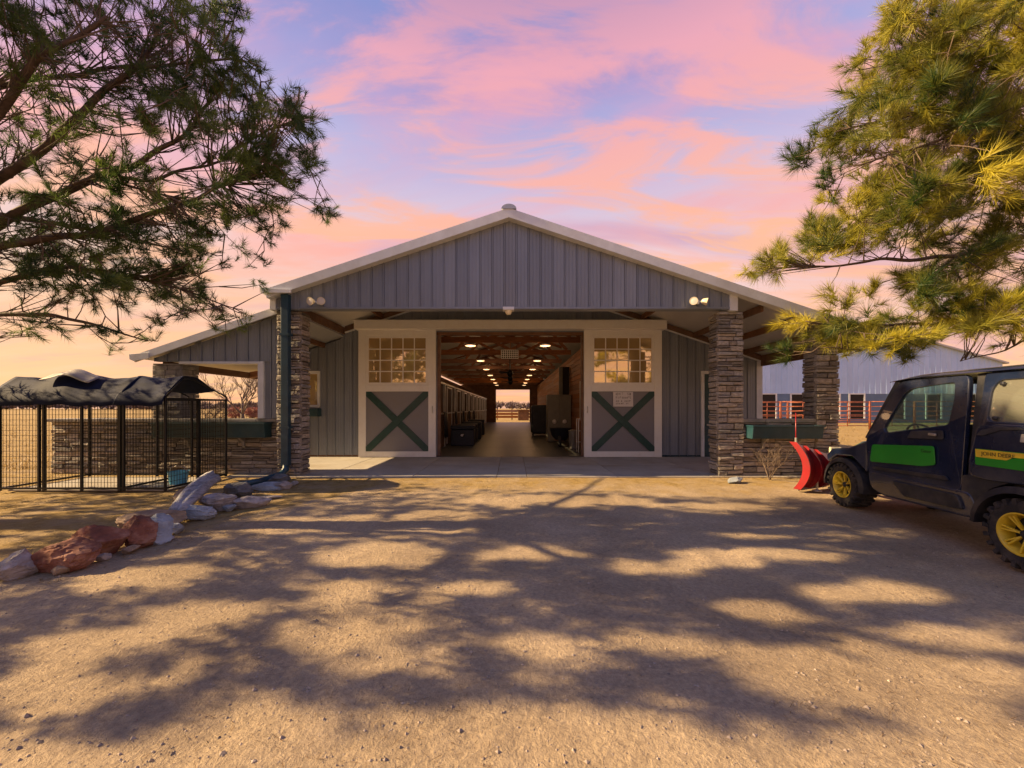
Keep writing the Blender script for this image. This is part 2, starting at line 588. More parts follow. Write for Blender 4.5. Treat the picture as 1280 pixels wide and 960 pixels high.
def ground_mat():
    m = bpy.data.materials.new('ground')
    m.use_nodes = True
    nt = m.node_tree
    N = nt.nodes.new
    L = nt.links.new
    p = nt.nodes['Principled BSDF']
    p.inputs['Roughness'].default_value = 0.95
    p.inputs['Specular IOR Level'].default_value = 0.15
    tc = N('ShaderNodeTexCoord')
    V = tc.outputs['Object']

    def nz(scale, detail=8, rough=0.6, vec=V):
        n = N('ShaderNodeTexNoise')
        n.inputs['Scale'].default_value = scale
        n.inputs['Detail'].default_value = detail
        n.inputs['Roughness'].default_value = rough
        L(vec, n.inputs['Vector'])
        return n.outputs['Fac']

    def mix(f, a, b):
        x = N('ShaderNodeMix')
        x.data_type = 'RGBA'
        L(f, x.inputs[0]) if not isinstance(f, float) else setattr(x.inputs[0], 'default_value', f)
        for i, v in ((6, a), (7, b)):
            if isinstance(v, tuple):
                x.inputs[i].default_value = (*v, 1)
            else:
                L(v, x.inputs[i])
        return x.outputs[2]
    d = ramp(nt, [(0.3, (0.275, 0.21, 0.14)), (0.5, (0.405, 0.315, 0.21)), (0.7, (0.50, 0.395, 0.275))])
    L(nz(0.55, 10, 0.65), d.inputs[0])
    fine = ramp(nt, [(0.35, (0.72, 0.70, 0.70)), (0.65, (1.18, 1.15, 1.1))])
    L(nz(28, 6, 0.75), fine.inputs[0])
    mul = N('ShaderNodeMix')
    mul.data_type = 'RGBA'
    mul.blend_type = 'MULTIPLY'
    mul.inputs[0].default_value = 1
    L(d.outputs[0], mul.inputs[6])
    L(fine.outputs[0], mul.inputs[7])
    c = mul.outputs[2]
    # speckle of grit
    vo = N('ShaderNodeTexVoronoi')
    vo.inputs['Scale'].default_value = 38
    L(V, vo.inputs['Vector'])
    vr = ramp(nt, [(0.05, (1, 1, 1)), (0.16, (0, 0, 0))])
    L(vo.outputs['Distance'], vr.inputs[0])
    vc = N('ShaderNodeMix')
    vc.data_type = 'RGBA'
    vs = N('ShaderNodeSeparateColor')
    L(vo.outputs['Color'], vs.inputs[0])
    vcr = ramp(nt, [(0.0, (0.10, 0.08, 0.07)), (0.55, (0.22, 0.17, 0.13)), (1.0, (0.55, 0.46, 0.38))])
    L(vs.outputs[0], vcr.inputs[0])
    gm = N('ShaderNodeMath')
    gm.operation = 'MULTIPLY'
    gm.inputs[1].default_value = 0.6
    L(vr.outputs[0], gm.inputs[0])
    c = mix(gm.outputs[0], c, vcr.outputs[0])
    # dry grass: attribute painted where grass grows, broken by noise
    at = N('ShaderNodeAttribute')
    at.attribute_name = 'grass'
    n2 = nz(1.7, 9, 0.7)
    ad = N('ShaderNodeMath')
    ad.operation = 'ADD'
    L(at.outputs['Fac'], ad.inputs[0])
    L(n2, ad.inputs[1])
    gr = ramp(nt, [(0.72, (0, 0, 0)), (1.05, (1, 1, 1))])
    L(ad.outputs[0], gr.inputs[0])
    gcol = ramp(nt, [(0.3, (0.17, 0.115, 0.04)), (0.5, (0.33, 0.225, 0.085)), (0.72, (0.45, 0.33, 0.15))])
    L(nz(6, 9, 0.75), gcol.inputs[0])
    c = mix(gr.outputs[0], c, gcol.outputs[0])
    L(c, p.inputs['Base Color'])
    b = N('ShaderNodeBump')
    b.inputs['Strength'].default_value = 0.75
    b.inputs['Distance'].default_value = 0.03
    hh = N('ShaderNodeMath')
    hh.operation = 'MULTIPLY_ADD'
    L(nz(14, 8, 0.7), hh.inputs[0])
    hh.inputs[1].default_value = 1.0
    L(nz(45, 5, 0.7), hh.inputs[2])
    L(hh.outputs[0], b.inputs['Height'])
    L(b.outputs[0], p.inputs['Normal'])
    return m


# ------------------------------------------------------------------ key dimensions (metres)
YP = 8.93      # front of the gable and the pillars
YW = 12.49     # main wall with the sliding doors
YB = 42.7      # far end of the barn
RX, RZ, SL = -0.07, 6.10, 0.333   # ridge, slope
EL, ER = -5.55, 8.35              # eaves


def roof_z(x):
    return RZ - SL * abs(x - RX)


# ------------------------------------------------------------------ ground
def grass_amount(x, y):
    # left of the rock border, along the walls, far fields
    xr = -4.0 - (5.6 - y) * 0.52      # the line of rocks
    g = 0.0
    if x < xr - 0.05:
        g = 0.45
    elif x < xr + 1.0:
        g = 0.33 * (1 - (x - xr) / 1.0)
    if y > 6.2:
        g = max(g, min(0.42, 0.2 * (y - 6.2)))
    if y > 15 or abs(x) > 14:
        g = 0.5
    return g


def rut(x, y):
    """shallow wheel tracks curving up the drive to the barn door"""
    h = 0
    for c in (-.95, .75, 2.3, 3.9):
        xc = c + .35 * math.sin(y * .5 + c) + (8 - y) * .06 * (c - .5)
        d = (x - xc) / .17
        h += -.016 * math.exp(-d * d) + .008 * math.exp(-(abs(d) - 1.7) ** 2 * 2)
    return h * (.6 + .8 * noise.noise((x * .7, y * .7, 11)))


def ground():
    def axis(parts):
        out = []
        for a, b, st in parts:
            n = max(1, round((b - a) / st))
            out += [a + (b - a) * i / n for i in range(n)]
        out.append(parts[-1][1])
        return out
    xs = axis([(-900, -200, 100), (-200, -60, 20), (-60, -14, 4), (-14, -5, .25), (-5, 6, .06), (6, 14, .25), (14, 60, 4), (60, 200, 20), (200, 900, 100)])
    ys = axis([(-60, -6, 6), (-6, 0.6, .4), (0.6, 6.0, .05), (6.0, 9.2, .12), (9.2, 20, .6), (20, 60, 4), (60, 200, 20), (200, 1500, 130)])
    v, gr = [], []
    for y in ys:
        for x in xs:
            z = 0
            if abs(x) < 14 and y < 9.2:
                z = 0.035 * noise.noise((x * .5, y * .5, 0)) + 0.012 * noise.noise((x * 2.2, y * 2.2, 3)) - 0.012
                z += 0.009 * noise.noise((x * 7, y * 7, 5)) if y < 7 else 0
                z += rut(x, y)
                k = min(1, max(0, (8.6 - y) / 1.5)) * min(1, (14 - abs(x)) / 3)
                z = z * k - 0.01
            elif 14 <= abs(x) < 60 or 20 < y < 60:
                z = -0.02
            v.append((x, y, z))
            gr.append(grass_amount(x, y))
    nx = len(xs)
    f = [(j * nx + i, j * nx + i + 1, (j + 1) * nx + i + 1, (j + 1) * nx + i) for j in range(len(ys) - 1) for i in range(nx - 1)]
    me = bpy.data.meshes.new('ground')
    me.from_pydata(v, [], f)
    a = me.attributes.new('grass', 'FLOAT', 'POINT')
    a.data.foreach_set('value', gr)
    me.polygons.foreach_set('use_smooth', [True] * len(f))
    me.materials.append(ground_mat())
    o = bpy.data.objects.new('ground', me)
    COL.objects.link(o)
    structure(o)


ground()


def apron():
    root = bpy.data.objects.new('concrete_apron', None)
    COL.objects.link(root)
    structure(root)
    jx = [-6.6, -4.4, -2.3, -0.35, 0.35, 2.45, 4.6, 8.0]
    jy = [8.86, 10.7, YW - 0.06]
    for i in range(len(jx) - 1):
        for j in range(2):
            MB().box(jx[i] + .006, jx[i + 1] - .006, jy[j] + .006, jy[j + 1] - .006, -.12, .018 + .003 * random.random()).build('slab', M['concrete'], root, bevel=.006, seg=1)
    al = bpy.data.objects.new('barn_aisle_floor', None)
    COL.objects.link(al)
    structure(al)
    y = YW - 0.05
    k = 0
    while y < YB:
        y2 = min(YB, y + 2.9)
        MB().box(-8, 8, y + .006, y2 - .006, -.12, .02).build('slab', M['aisle'], al)
        y = y2


apron()


# ------------------------------------------------------------------ barn
barn = thing('barn', 'long grey metal-sided barn with low gable and open sliding doors', 'barn', (0, YP, 0))
barn_off = Vector((0, -YP, 0))


def bpart(mb, name, m, parent=None, **k):
    """mesh given in world coordinates, attached to the barn"""
    o = mb.build(name, m, parent or barn, **k)
    if parent is None:
        o.location = barn_off
    return o


PROF = [(0, 0), (.006, -.013), (.012, -.013), (.016, .022), (.036, .022), (.040, -.013), (.046, -.013), (.052, 0), (.112, 0), (.118, .006), (.128, .006), (.134, 0), (.192, 0), (.198, .006), (.208, .006), (.214, 0), (1, 0)]


def siding_panel(x0, x1, y, zb, zt, parent=None, name='siding_panel', m='siding', face=-1):
    """one ribbed sheet facing the camera; zt(x) gives the top edge, zb(x) the bottom"""
    mb = MB()
    w = x1 - x0
    pts = [(x0 + min(p, w), y + face * d) for p, d in PROF]
    pts[-1] = (x1, y)
    i = 0
    for (px, py) in pts:
        mb.v.append((px, py, zb(px)))
        mb.v.append((px, py, max(zb(px) + .001, zt(px))))
    for k in range(len(pts) - 1):
        mb.f.append((2 * k, 2 * k + 2, 2 * k + 3, 2 * k + 1))
    return bpart(mb, name, M[m], parent, fix=False)


PW = 0.279
# gable front
x = -5.50
while x < 5.02:
    x1 = min(x + PW, 5.02)
    siding_panel(x, x1, YP - .055, lambda q: 3.93 if -4.9 < q < 4.8 else 3.86, lambda q: roof_z(q) - 0.12)
    x = x1
core = MB().prism([(-5.5, 3.87), (5.19, 3.87), (5.19, roof_z(5.19) - .14), (RX, RZ - .14), (-5.5, roof_z(-5.5) - .14)], 'y', YP - .028, YP + .10)
bpart(core, 'gable_wall', M['siding'])
bpart(MB().box(5.02, 5.2, YP - .095, YP + .1, 3.84, roof_z(5.2) - .1), 'corner_trim', M['white_metal'], bevel=.006)
bpart(MB().box(-5.58, -5.44, YP - .095, YP + .1, 3.86, roof_z(-5.5) - .1), 'corner_trim', M['white_metal'], bevel=.006)
bpart(MB().box(-5.43, 5.01, YP - .09, YP - .03, 3.885, 3.93), 'drip_trim', M['siding'])

# roof slopes
for (xa, xb) in ((RX, ER), (EL, RX)):
    prof = [(xa, roof_z(xa)), (xb, roof_z(xb)), (xb, roof_z(xb) - .05), (xa, roof_z(xa) - .05)]
    bpart(MB().prism(prof, 'y', YP - .22, YB + .3), 'roof_slope', M['roof'])
    prof = [(xa, roof_z(xa) - .054), (xb, roof_z(xb) - .054), (xb, roof_z(xb) - .07), (xa, roof_z(xa) - .07)]
    bpart(MB().prism(prof, 'y', YP + .1, YB + .2), 'roof_lining', M['ceiling'])
    # rake trim along the front edge
    prof = [(xa, roof_z(xa) + .025), (xb, roof_z(xb) + .025), (xb, roof_z(xb) - .17), (xa, roof_z(xa) - .17)]
    bpart(MB().prism(prof, 'y', YP - .25, YP - .215), 'rake_trim', M['white_metal'])
    prof = [(xa, roof_z(xa) + .024), (xb, roof_z(xb) + .024), (xb, roof_z(xb) + .004), (xa, roof_z(xa) + .004)]
    bpart(MB().prism(prof, 'y', YP - .214, YP - .08), 'rake_flashing', M['white_metal'])
    bpart(MB().prism([(xa, roof_z(xa) - .171), (xb, roof_z(xb) - .171), (xb, roof_z(xb) - .185), (xa, roof_z(xa) - .185)], 'y', YP - .25, YP - .05), 'rake_soffit', M['white_metal'])
cap = [(RX + .17 * math.cos(a), RZ + .0 + .11 * math.sin(a)) for a in [math.pi * k / 10 for k in range(11)]]
bpart(MB().prism(cap, 'y', YP - .27, YB + .3), 'ridge_cap', M['roof'])
# gutter at the left eave, with its end cap and downspout
gut = [(-5.66, 4.32), (-5.66, 4.25), (-5.60, 4.19), (-4.98, 4.19), (-4.98, 4.27), (-5.5, 4.29)]
bpart(MB().prism(gut, 'y', YP - .30, YP - .255), 'gutter_end', M['white_metal'], bevel=.006)
bpart(MB().prism([(-5.70, 4.3), (-5.68, 4.2), (-5.57, 4.2), (-5.56, 4.3)], 'y', YP - .254, YB), 'gutter', M['white_metal'])
ds = bpart(MB().box(-5.255, -5.085, YP - .215, YP - .085, .28, 4.19), 'downspout', M['downspout'], bevel=.012)
for z in (3.25, 1.13):
    MB().box(-5.28, -5.06, YP - .222, YP - .06, z, z + .05).build('pipe_strap', M['downspout'], ds)
elbow = MB().tube([(-5.17, YP - .15, .30), (-5.17, YP - .16, .2), (-5.2, YP - .28, .1), (-5.32, YP - .75, .05), (-5.55, YP - 1.25, .045)], [.075, .075, .075, .07, .07], 10).build('drain_pipe', M['downspout'], ds, smooth=True)

# porch: purlins and beams under the roof
for xx in (-4.2, -2.9, -1.6, 1.5, 2.9, 4.2, 5.9, 6.75, 7.55):
    z = roof_z(xx) - .075
    bpart(MB().box(xx - .03, xx + .03, YP + .12, YW - .06, z - .16, z), 'purlin', M['timber'])
bpart(MB().box(-5.52, -5.40, YP + .12, YW - .06, 3.98, 4.2), 'eave_beam', M['timber'])
bpart(MB().box(8.06, 8.16, YP + .1, 20, roof_z(8.1) - .42, roof_z(8.1) - .08), 'eave_beam', M['timber'])
# ledger where the roof meets the wall
for (xa, xb) in ((RX, 8.04), (-5.4, RX)):
    zf = lambda q: roof_z(q) - .09
    bpart(MB().prism([(xa, zf(xa)), (xb, zf(xb)), (xb, zf(xb) - .17), (xa, zf(xa) - .17)], 'y', YW - .10, YW - .03), 'ledger', M['timber'])
    bpart(MB().prism([(xa, zf(xa) - .172), (xb, zf(xb) - .172), (xb, zf(xb) - .21), (xa, zf(xa) - .21)], 'y', YW - .09, YW - .026), 'ledger_trim', M['white_metal'])
bpart(MB().box(-5.35, 5.0, YP + .105, YP + .17, 3.95, 4.2), 'header_beam', M['timber'])

# main wall with door opening (core boxes behind ribbed sheets)
OX0, OX1, OZ = -2.42, 2.34, 4.06


def wall_top(q):
    if q < -5.5:
        return 3.98 - .333 * (-5.45 - q) - .1
    return roof_z(q) - .1


# wall core in three pieces round the opening
for prof in ([(-8.0, 0.03), (OX0, 0.03), (OX0, wall_top(OX0)), (-5.49, wall_top(-5.49)), (-5.51, wall_top(-5.51)), (-8.0, wall_top(-8.0))],
             [(OX1, 0.03), (8.0, 0.03), (8.0, wall_top(8.0)), (OX1, wall_top(OX1))],
             [(OX0 + .001, OZ), (OX1 - .001, OZ), (OX1 - .001, wall_top(OX1)), (RX, RZ - .1), (OX0 + .001, wall_top(OX0))]):
    bpart(MB().prism(prof, 'y', YW + .002, YW + .12), 'wall', M['siding'])
x = -8.0
while x < 8.0:
    x1 = min(x + PW, 8.0)
    c = (x + x1) / 2
    if OX0 - .1 < c < OX1 + .1:
        siding_panel(x, x1, YW - .024, lambda q: OZ + .1, lambda q: wall_top(q) - .02)
    else:
        siding_panel(x, x1, YW - .024, lambda q: .06, lambda q: wall_top(q) - .02)
    x = x1
bpart(MB().box(7.93, 8.12, YW - .05, YW + .1, .03, roof_z(8.0) - .3), 'corner_trim', M['white_metal'], bevel=.006)
bpart(MB().box(-8.08, -7.93, YW - .05, YW + .1, .03, wall_top(-8.0) - .02), 'corner_trim', M['white_metal'], bevel=.006)
for (xa, xb) in ((-7.92, OX0 - .02), (OX1 + .02, 7.92)):
    bpart(MB().box(xa, xb, YW - .03, YW - .002, .022, .075), 'base_trim', M['teal'] if xa > 0 else M['timber'])
# side and far walls
bpart(MB().box(-8.1, -8.0, YW + .13, YB, 0, 2.95), 'side_wall', M['siding'])
bpart(MB().box(8.0, 8.1, YW + .13, YB, 0, roof_z(8.1) - .1), 'side_wall', M['siding'])
for prof in ([(-8, 0), (-1.78, 0), (-1.78, 3.64), (1.96, 3.64), (1.96, 0), (8, 0), (8, roof_z(8) - .1), (RX, RZ - .1), (-5.5, roof_z(-5.5) - .1), (-8, 3.0)],):
    a = [(-8, 0), (-1.78, 0), (-1.78, 3.64), (-1.78, roof_z(-1.78) - .1), (-5.5, roof_z(-5.5) - .1), (-8, 3.0)]
    b = [(1.96, 0), (8, 0), (8, roof_z(8) - .1), (1.96, roof_z(1.96) - .1)]
    c = [(-1.779, 3.64), (1.959, 3.64), (1.959, roof_z(1.96) - .1), (RX, RZ - .1), (-1.779, roof_z(-1.78) - .1)]
    for q in (a, b, c):
        bpart(MB().prism(q, 'y', YB, YB + .12), 'end_wall', M['timber'])
# track cover above the doors
tr = bpart(MB().box(-5.0, 4.90, YW - .36, YW - .035, 4.10, 4.36), 'track_cover', M['white_paint'], bevel=.012)
MB().box(-5.02, 4.92, YW - .38, YW - .03, 4.362, 4.385).build('drip_cap', M['white_paint'], tr)
bpart(MB().box(OX0 - .02, OX1 + .02, YW - .03, YW + .13, OZ - .09, OZ - .001), 'door_header', M['timber'])
bpart(MB().box(OX0 - .001, OX0 + .09, YW - .03, YW + .13, .03, OZ - .091), 'door_jamb', M['timber'])
bpart(MB().box(OX1 - .09, OX1 + .001, YW - .03, YW + .13, .03, OZ - .091), 'door_jamb', M['timber'])


def sliding_door(xa, xb, over):
    """door leaf: frame, lower panel, cross braces, multi-pane window"""
    d = bpy.data.objects.new('sliding_door', None)
    COL.objects.link(d)
    d.parent = barn
    d.location = ((xa + xb) / 2, -YP + YW - .20, 0.03)
    w = (xb - xa) / 2
    H = 4.10
    W, G = M['white_paint'], M['green']
    MB().box(-w + .02, w - .02, .052, .08, .02, 2.2).build('door_core', M['door_grey'], d)
    iw = w - .24        # inner half width
    for sx in (-1, 1):
        x0, x1 = sorted((sx * w, sx * iw))
        MB().box(x0, x1, 0, .10, 0, H).build('stile', W, d, bevel=.006)
    MB().box(-iw + .001, iw - .001, .002, .098, 0, .18).build('rail', W, d, bevel=.006)
    MB().box(-iw + .001, iw - .001, .002, .098, 2.10, 2.30).build('rail', W, d, bevel=.006)
    MB().box(-iw + .001, iw - .001, .002, .098, 3.9, H - .001).build('rail', W, d, bevel=.006)
    MB().box(-iw + .001, iw - .001, .030, .05, .181, 2.099).build('lower_panel', M['door_grey'], d)
    # braces
    ax, az0, az1 = iw - .002, .184, 2.096
    t = .115
    L_ = math.hypot(2 * ax, az1 - az0)

    def brace(flip, y0, y1):
        s_ = -1 if flip else 1
        dx = t * 1.35
        dz = t * 1.35 * (az1 - az0) / (2 * ax)
        p = [(-ax, az0), (-ax + dx, az0), (ax, az1 - dz), (ax, az1), (ax - dx, az1), (-ax, az0 + dz)]
        p = [(s_ * a, b) for a, b in p]
        return MB().prism(p, 'y', y0, y1).build('cross_brace', G, d, bevel=.004, seg=1)
    brace(over, .008, .029)
    brace(not over, .0, .031) if False else brace(not over, -.012, .007)
    # window
    wf = MB()
    x0, x1, z0, z1 = -iw + .001, iw - .001, 2.301, 3.899
    b = .085
    wf.box(x0, x1, .012, .09, z0, z0 + b).box(x0, x1, .012, .09, z1 - b, z1).box(x0, x0 + b, .012, .09, z0 + b + .0005, z1 - b - .0005).box(x1 - b, x1, .012, .09, z0 + b + .0005, z1 - b - .0005)
    wf.build('window_frame', W, d)
    gx0, gx1, gz0, gz1 = x0 + b, x1 - b, z0 + b, z1 - b
    NX, NZ = 5, 4
    mun = MB()
    for k in range(1, NX):
        xx = gx0 + (gx1 - gx0) * k / NX
        mun.box(xx - .016, xx + .016, .022, .052, gz0 - .002, gz1 + .002)
    for k in range(1, NZ):
        zz = gz0 + (gz1 - gz0) * k / NZ
        mun.box(gx0 - .002, gx1 + .002, .024, .049, zz - .016, zz + .016)
    mun.build('muntin_grid', W, d)
    cw, ch = (gx1 - gx0) / NX, (gz1 - gz0) / NZ
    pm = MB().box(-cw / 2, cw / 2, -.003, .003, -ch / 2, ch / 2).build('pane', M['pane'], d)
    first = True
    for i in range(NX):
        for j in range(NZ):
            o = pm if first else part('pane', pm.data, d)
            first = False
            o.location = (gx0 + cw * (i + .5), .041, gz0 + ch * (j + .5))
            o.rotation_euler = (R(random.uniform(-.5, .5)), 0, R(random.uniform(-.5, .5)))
    # handle and rollers
    hx = (w - .1) * (1 if over else -1)
    MB().tube([(hx, -.002, 1.42), (hx, -.05, 1.44), (hx, -.05, 1.60), (hx, -.002, 1.62)], .012, 8).build('handle', M['steel'], d, smooth=True)
    return d


sliding_door(-4.92, -2.44, True)
sliding_door(2.31, 4.80, False)
# personnel door at the right, mostly behind the pillar
sd = bpart(MB().box(6.22, 7.2, YW - .06, YW - .025, .06, 2.7), 'side_door', M['teal'], bevel=.005)
fr = MB().box(6.12, 6.22, YW - .08, YW - .02, .03, 2.8).box(7.2, 7.3, YW - .08, YW - .02, .03, 2.8).box(6.221, 7.199, YW - .079, YW - .02, 2.70, 2.8)
fr.build('door_frame', M['white_metal'], sd)
MB().lathe([(0, .06), (.028, .055), (.03, .03), (.015, .02), (.015, 0)], Matrix.Translation((6.31, YW - .06, 1.05)) @ Matrix.Rotation(R(90), 4, 'X'), 14).build('door_knob', M['steel'], sd, smooth=True)
# small window at the left with a box beneath
bw = bpart(MB().box(-7.3, -6.22, YW - .09, YW - .02, 1.62, 1.70).box(-7.3, -6.22, YW - .07, YW - .02, 2.70, 2.80).box(-6.30, -6.22, YW - .069, YW - .02, 1.701, 2.699).box(-7.3, -7.22, YW - .069, YW - .02, 1.701, 2.699), 'window', M['white_metal'])
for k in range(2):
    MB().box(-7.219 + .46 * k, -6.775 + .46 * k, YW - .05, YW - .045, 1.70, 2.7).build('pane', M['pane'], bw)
wb = MB().box(-7.35, -6.18, YW - .30, YW - .03, 1.33, 1.58)
o = wb.build('window_box', M['teal'], None, bevel=.01)
tag(o, 'small teal planter box under the porch window beside the left pillar', 'planter box')

# left lean-to: roof, siding with a wide opening, posts
YL = 9.3


def lean_z(q):
    return 3.98 - .341 * (-5.45 - q)


prof = [(-8.86, lean_z(-8.86)), (-5.45, 3.98), (-5.45, 3.93), (-8.86, lean_z(-8.86) - .05)]
bpart(MB().prism(prof, 'y', YL - .25, 24), 'roof_slope', M['roof'])
prof = [(-8.86, lean_z(-8.86) + .03), (-5.45, 4.01), (-5.45, 3.84), (-8.86, lean_z(-8.86) - .14)]
bpart(MB().prism(prof, 'y', YL - .29, YL - .251), 'rake_trim', M['white_metal'])
bpart(MB().prism([(-8.96, 2.86), (-8.95, 2.74), (-8.86, 2.70), (-8.5, 2.76), (-8.5, 2.9)], 'y', YL - .32, YL - .291), 'gutter_end', M['white_metal'], bevel=.004)
x = -8.62
while x < -5.5:
    x1 = min(x + PW, -5.5)
    zb = 2.72 if x < -6.05 else 1.35
    siding_panel(x, x1, YL - .052, lambda q, zb=zb: zb, lambda q: lean_z(q) - .1)
    x = x1
bpart(MB().prism([(-8.6, 2.72), (-5.49, 2.72), (-5.49, lean_z(-5.49) - .1), (-8.6, lean_z(-8.6) - .1)], 'y', YL - .028, YL + .06), 'lean_to_wall', M['siding'])
bpart(MB().box(-5.96, -5.49, YL - .027, YL + .06, 1.35, 2.719), 'lean_to_wall', M['siding'])
bpart(MB().box(-6.10, -5.961, YL - .09, YL + .08, 1.352, 2.72), 'opening_trim', M['white_metal'], bevel=.005)
bpart(MB().box(-8.0, -6.101, YL - .088, YL + .08, 2.66, 2.719), 'opening_trim', M['white_metal'], bevel=.005)
bpart(MB().box(-8.55, -8.42, YL + .1, 24, 2.56, 2.74), 'eave_beam', M['timber'])
for xx in (-7.7, -6.9, -6.1):
    bpart(MB().box(xx - .03, xx + .03, YL + .1, 24, lean_z(xx) - .2, lean_z(xx) - .055), 'purlin', M['timber'])
for yy in (YW + .4, 15.5, 18.5):
    prof = [(-8.4, 2.74), (-8.01, 2.78), (-8.01, 3.0), (-8.4, 2.9)]
    bpart(MB().prism([(-8.41, 2.60), (-8.12, 2.70), (-8.12, 2.95), (-8.41, 2.86)], 'y', yy, yy + .06), 'rafter', M['timber'])
bpart(MB().prism([(-8.4, 2.57), (-6.55, 2.85), (-6.55, 3.05), (-8.4, 2.75)], 'y', YW - .2, YW - .12), 'rafter', M['wood'])


# ------------------------------------------------------------------ ledger stone
def stone_protos():
    out = []
    for k in range(7):
        rr = random.Random(50 + k)
        j = lambda s: rr.uniform(-s, s)
        # box with an irregular, chamfered outer face (towards -y)
        back = [(-.5, .5, -.5), (.5, .5, -.5), (.5, .5, .5), (-.5, .5, .5)]
        mid = [(-.5 + abs(j(.02)), -.30 + j(.06), -.48 + abs(j(.1))), (.5 - abs(j(.02)), -.30 + j(.06), -.48 + abs(j(.1))),
               (.5 - abs(j(.02)), -.30 + j(.06), .48 - abs(j(.1))), (-.5 + abs(j(.02)), -.30 + j(.06), .48 - abs(j(.1)))]
        fr = [(-.43 + j(.05), -.48 + j(.06), -.34 + j(.1)), (j(.1), -.5 + j(.05), -.36 + j(.1)), (.43 + j(.05), -.48 + j(.06), -.34 + j(.1)),
              (.43 + j(.05), -.45 + j(.08), .32 + j(.1)), (j(.1), -.5 + j(.05), .34 + j(.1)), (-.43 + j(.05), -.45 + j(.08), .32 + j(.1))]
        v = back + mid + fr
        f = [(0, 3, 2, 1), (0, 1, 5, 4), (1, 2, 6, 5), (2, 3, 7, 6), (3, 0, 4, 7), (4, 5, 10, 9, 8), (5, 6, 11, 10), (6, 7, 13, 12, 11), (7, 4, 8, 13), (8, 9, 12, 13), (9, 10, 11, 12)]
        me = bpy.data.meshes.new('stone')
        me.from_pydata(v, [], f)
        me.materials.append(M['stone'])
        out.append(me)
    return out


SP = stone_protos()


def lay_face(parent, x0, x1, z0, z1, y, h=(.07, .12), l=(.18, .42), rot=0.0, org=(0, 0), count=None, depth=.10):
    """courses of stones on a vertical face; the face runs along local x and looks to local -y, then turned by rot about org"""
    z = z0
    ca, sa = math.cos(rot), math.sin(rot)
    n = 0
    while z < z1 - .03:
        hh = min(random.uniform(*h), z1 - z)
        if z1 - z - hh < .04:
            hh = z1 - z
        xx = x0
        while xx < x1 - .001:
            ll = random.uniform(*l)
            if x1 - xx - ll < l[0] * .6:
                ll = x1 - xx
            cuts = [(z, hh)]
            if hh > .085 and random.random() < .4:
                k_ = random.uniform(.35, .65)
                cuts = [(z, hh * k_), (z + hh * k_, hh * (1 - k_))]
            for (zz, h2) in cuts:
                pr = random.uniform(-.022, .026)
                px, py = xx + ll / 2, y + depth / 2 - pr
                part('stone', random.choice(SP), parent,
                     (org[0] + px * ca - py * sa, org[1] + px * sa + py * ca, zz + h2 / 2), (0, R(random.uniform(-1.6, 1.6)), rot + R(random.uniform(-2.5, 2.5))), (ll - .004, depth, h2 - .004))
                n += 1
            xx += ll
        z += hh
    return n


def stone_pillar(x0, x1, y0, y1, z1, sides, zmin=0.0):
    p = bpart(MB().box(x0 + .04, x1 - .04, y0 + .04, y1 - .04, 0, z1 - .01), 'stone_pillar', M['mortar'])
    org = 0
    lay_face(p, x0, x1, zmin, z1, y0, h=(.075, .16), l=(.18, .46))
    if 'r' in sides:   # right-hand face
        lay_face(p, 0.05, y1 - y0, zmin, z1, 0, h=(.085, .15), l=(.24, .46), rot=R(90), org=(x1, y0))
    if 'l' in sides:
        lay_face(p, -(y1 - y0), -.05, zmin, z1, 0, h=(.085, .15), l=(.24, .46), rot=R(-90), org=(x0, y0))
    return p


stone_pillar(-5.48, -4.93, YP, YP + .46, 3.86, 'r')
stone_pillar(4.80, 5.39, YP, YP + .46, 3.84, 'l')
stone_pillar(7.09, 7.62, YP, YP + .46, roof_z(7.4) - .1, 'l')
# far left pillar of the lean-to: its stones joined, it mostly stands behind the kennel
q = bpart(MB().box(-8.65, -8.04, YL + .04, YL + .46, 0, 2.66), 'stone_pillar', M['mortar'])
mb = MB()
for face in ('f', 'r'):
    z = 1.3
    while z < 2.66:
        h_ = random.uniform(.08, .13)
        h_ = min(h_, 2.68 - z)
        a, e = (-8.69, -8.0) if face == 'f' else (YL, YL + .5)
        while a < e - .01:
            l_ = min(random.uniform(.2, .4), e - a)
            dd = random.uniform(0, .03)
            if face == 'f':
                mb.box(a + .004, a + l_ - .004, YL - dd, YL + .06, z + .004, z + h_ - .004)
            else:
                mb.box(-8.06, -8.0 + dd, a + .004, a + l_ - .004, z + .004, z + h_ - .004)
            a += l_
        z += h_
st = mb.build('stone_facing', M['stone'], q, bevel=.008, seg=1)
st['kind'] = 'stuff'


def stone_wall(name, label, x0, x1, y, z1, capx=(0, 0)):
    w = thing('stone_wall', label, 'stone wall', ((x0 + x1) / 2, y, 0))
    cx = (x0 + x1) / 2
    MB().box(x0 + .04 - cx, x1 - .02 - cx, .05, .34, -.05, z1 - .07).build('wall_core', M['mortar'], w)
    n = lay_face(w, x0 - cx, x1 - cx, 0, z1 - .08, 0, h=(.075, .15), l=(.26, .62))
    a = x0 - .04 - cx
    while a < x1 - cx - .01:
        l_ = random.uniform(.5, .8)
        if x1 - cx - a - l_ < .3:
            l_ = x1 - cx - a
        MB().box(a + .004, a + l_ - .004, -.06, .40, z1 - .078, z1 + random.uniform(-.004, .008)).build('cap_stone', M['cap_stone'], w, bevel=.014)
        a += l_
    return w


stone_wall('w', 'low stacked-stone wall behind the dog kennel, left of the barn', -11.2, -5.50, YL + .02, 1.34)
stone_wall('w', 'short stacked-stone wall between the two right-hand pillars', 5.40, 7.08, YP + .06, 1.34)


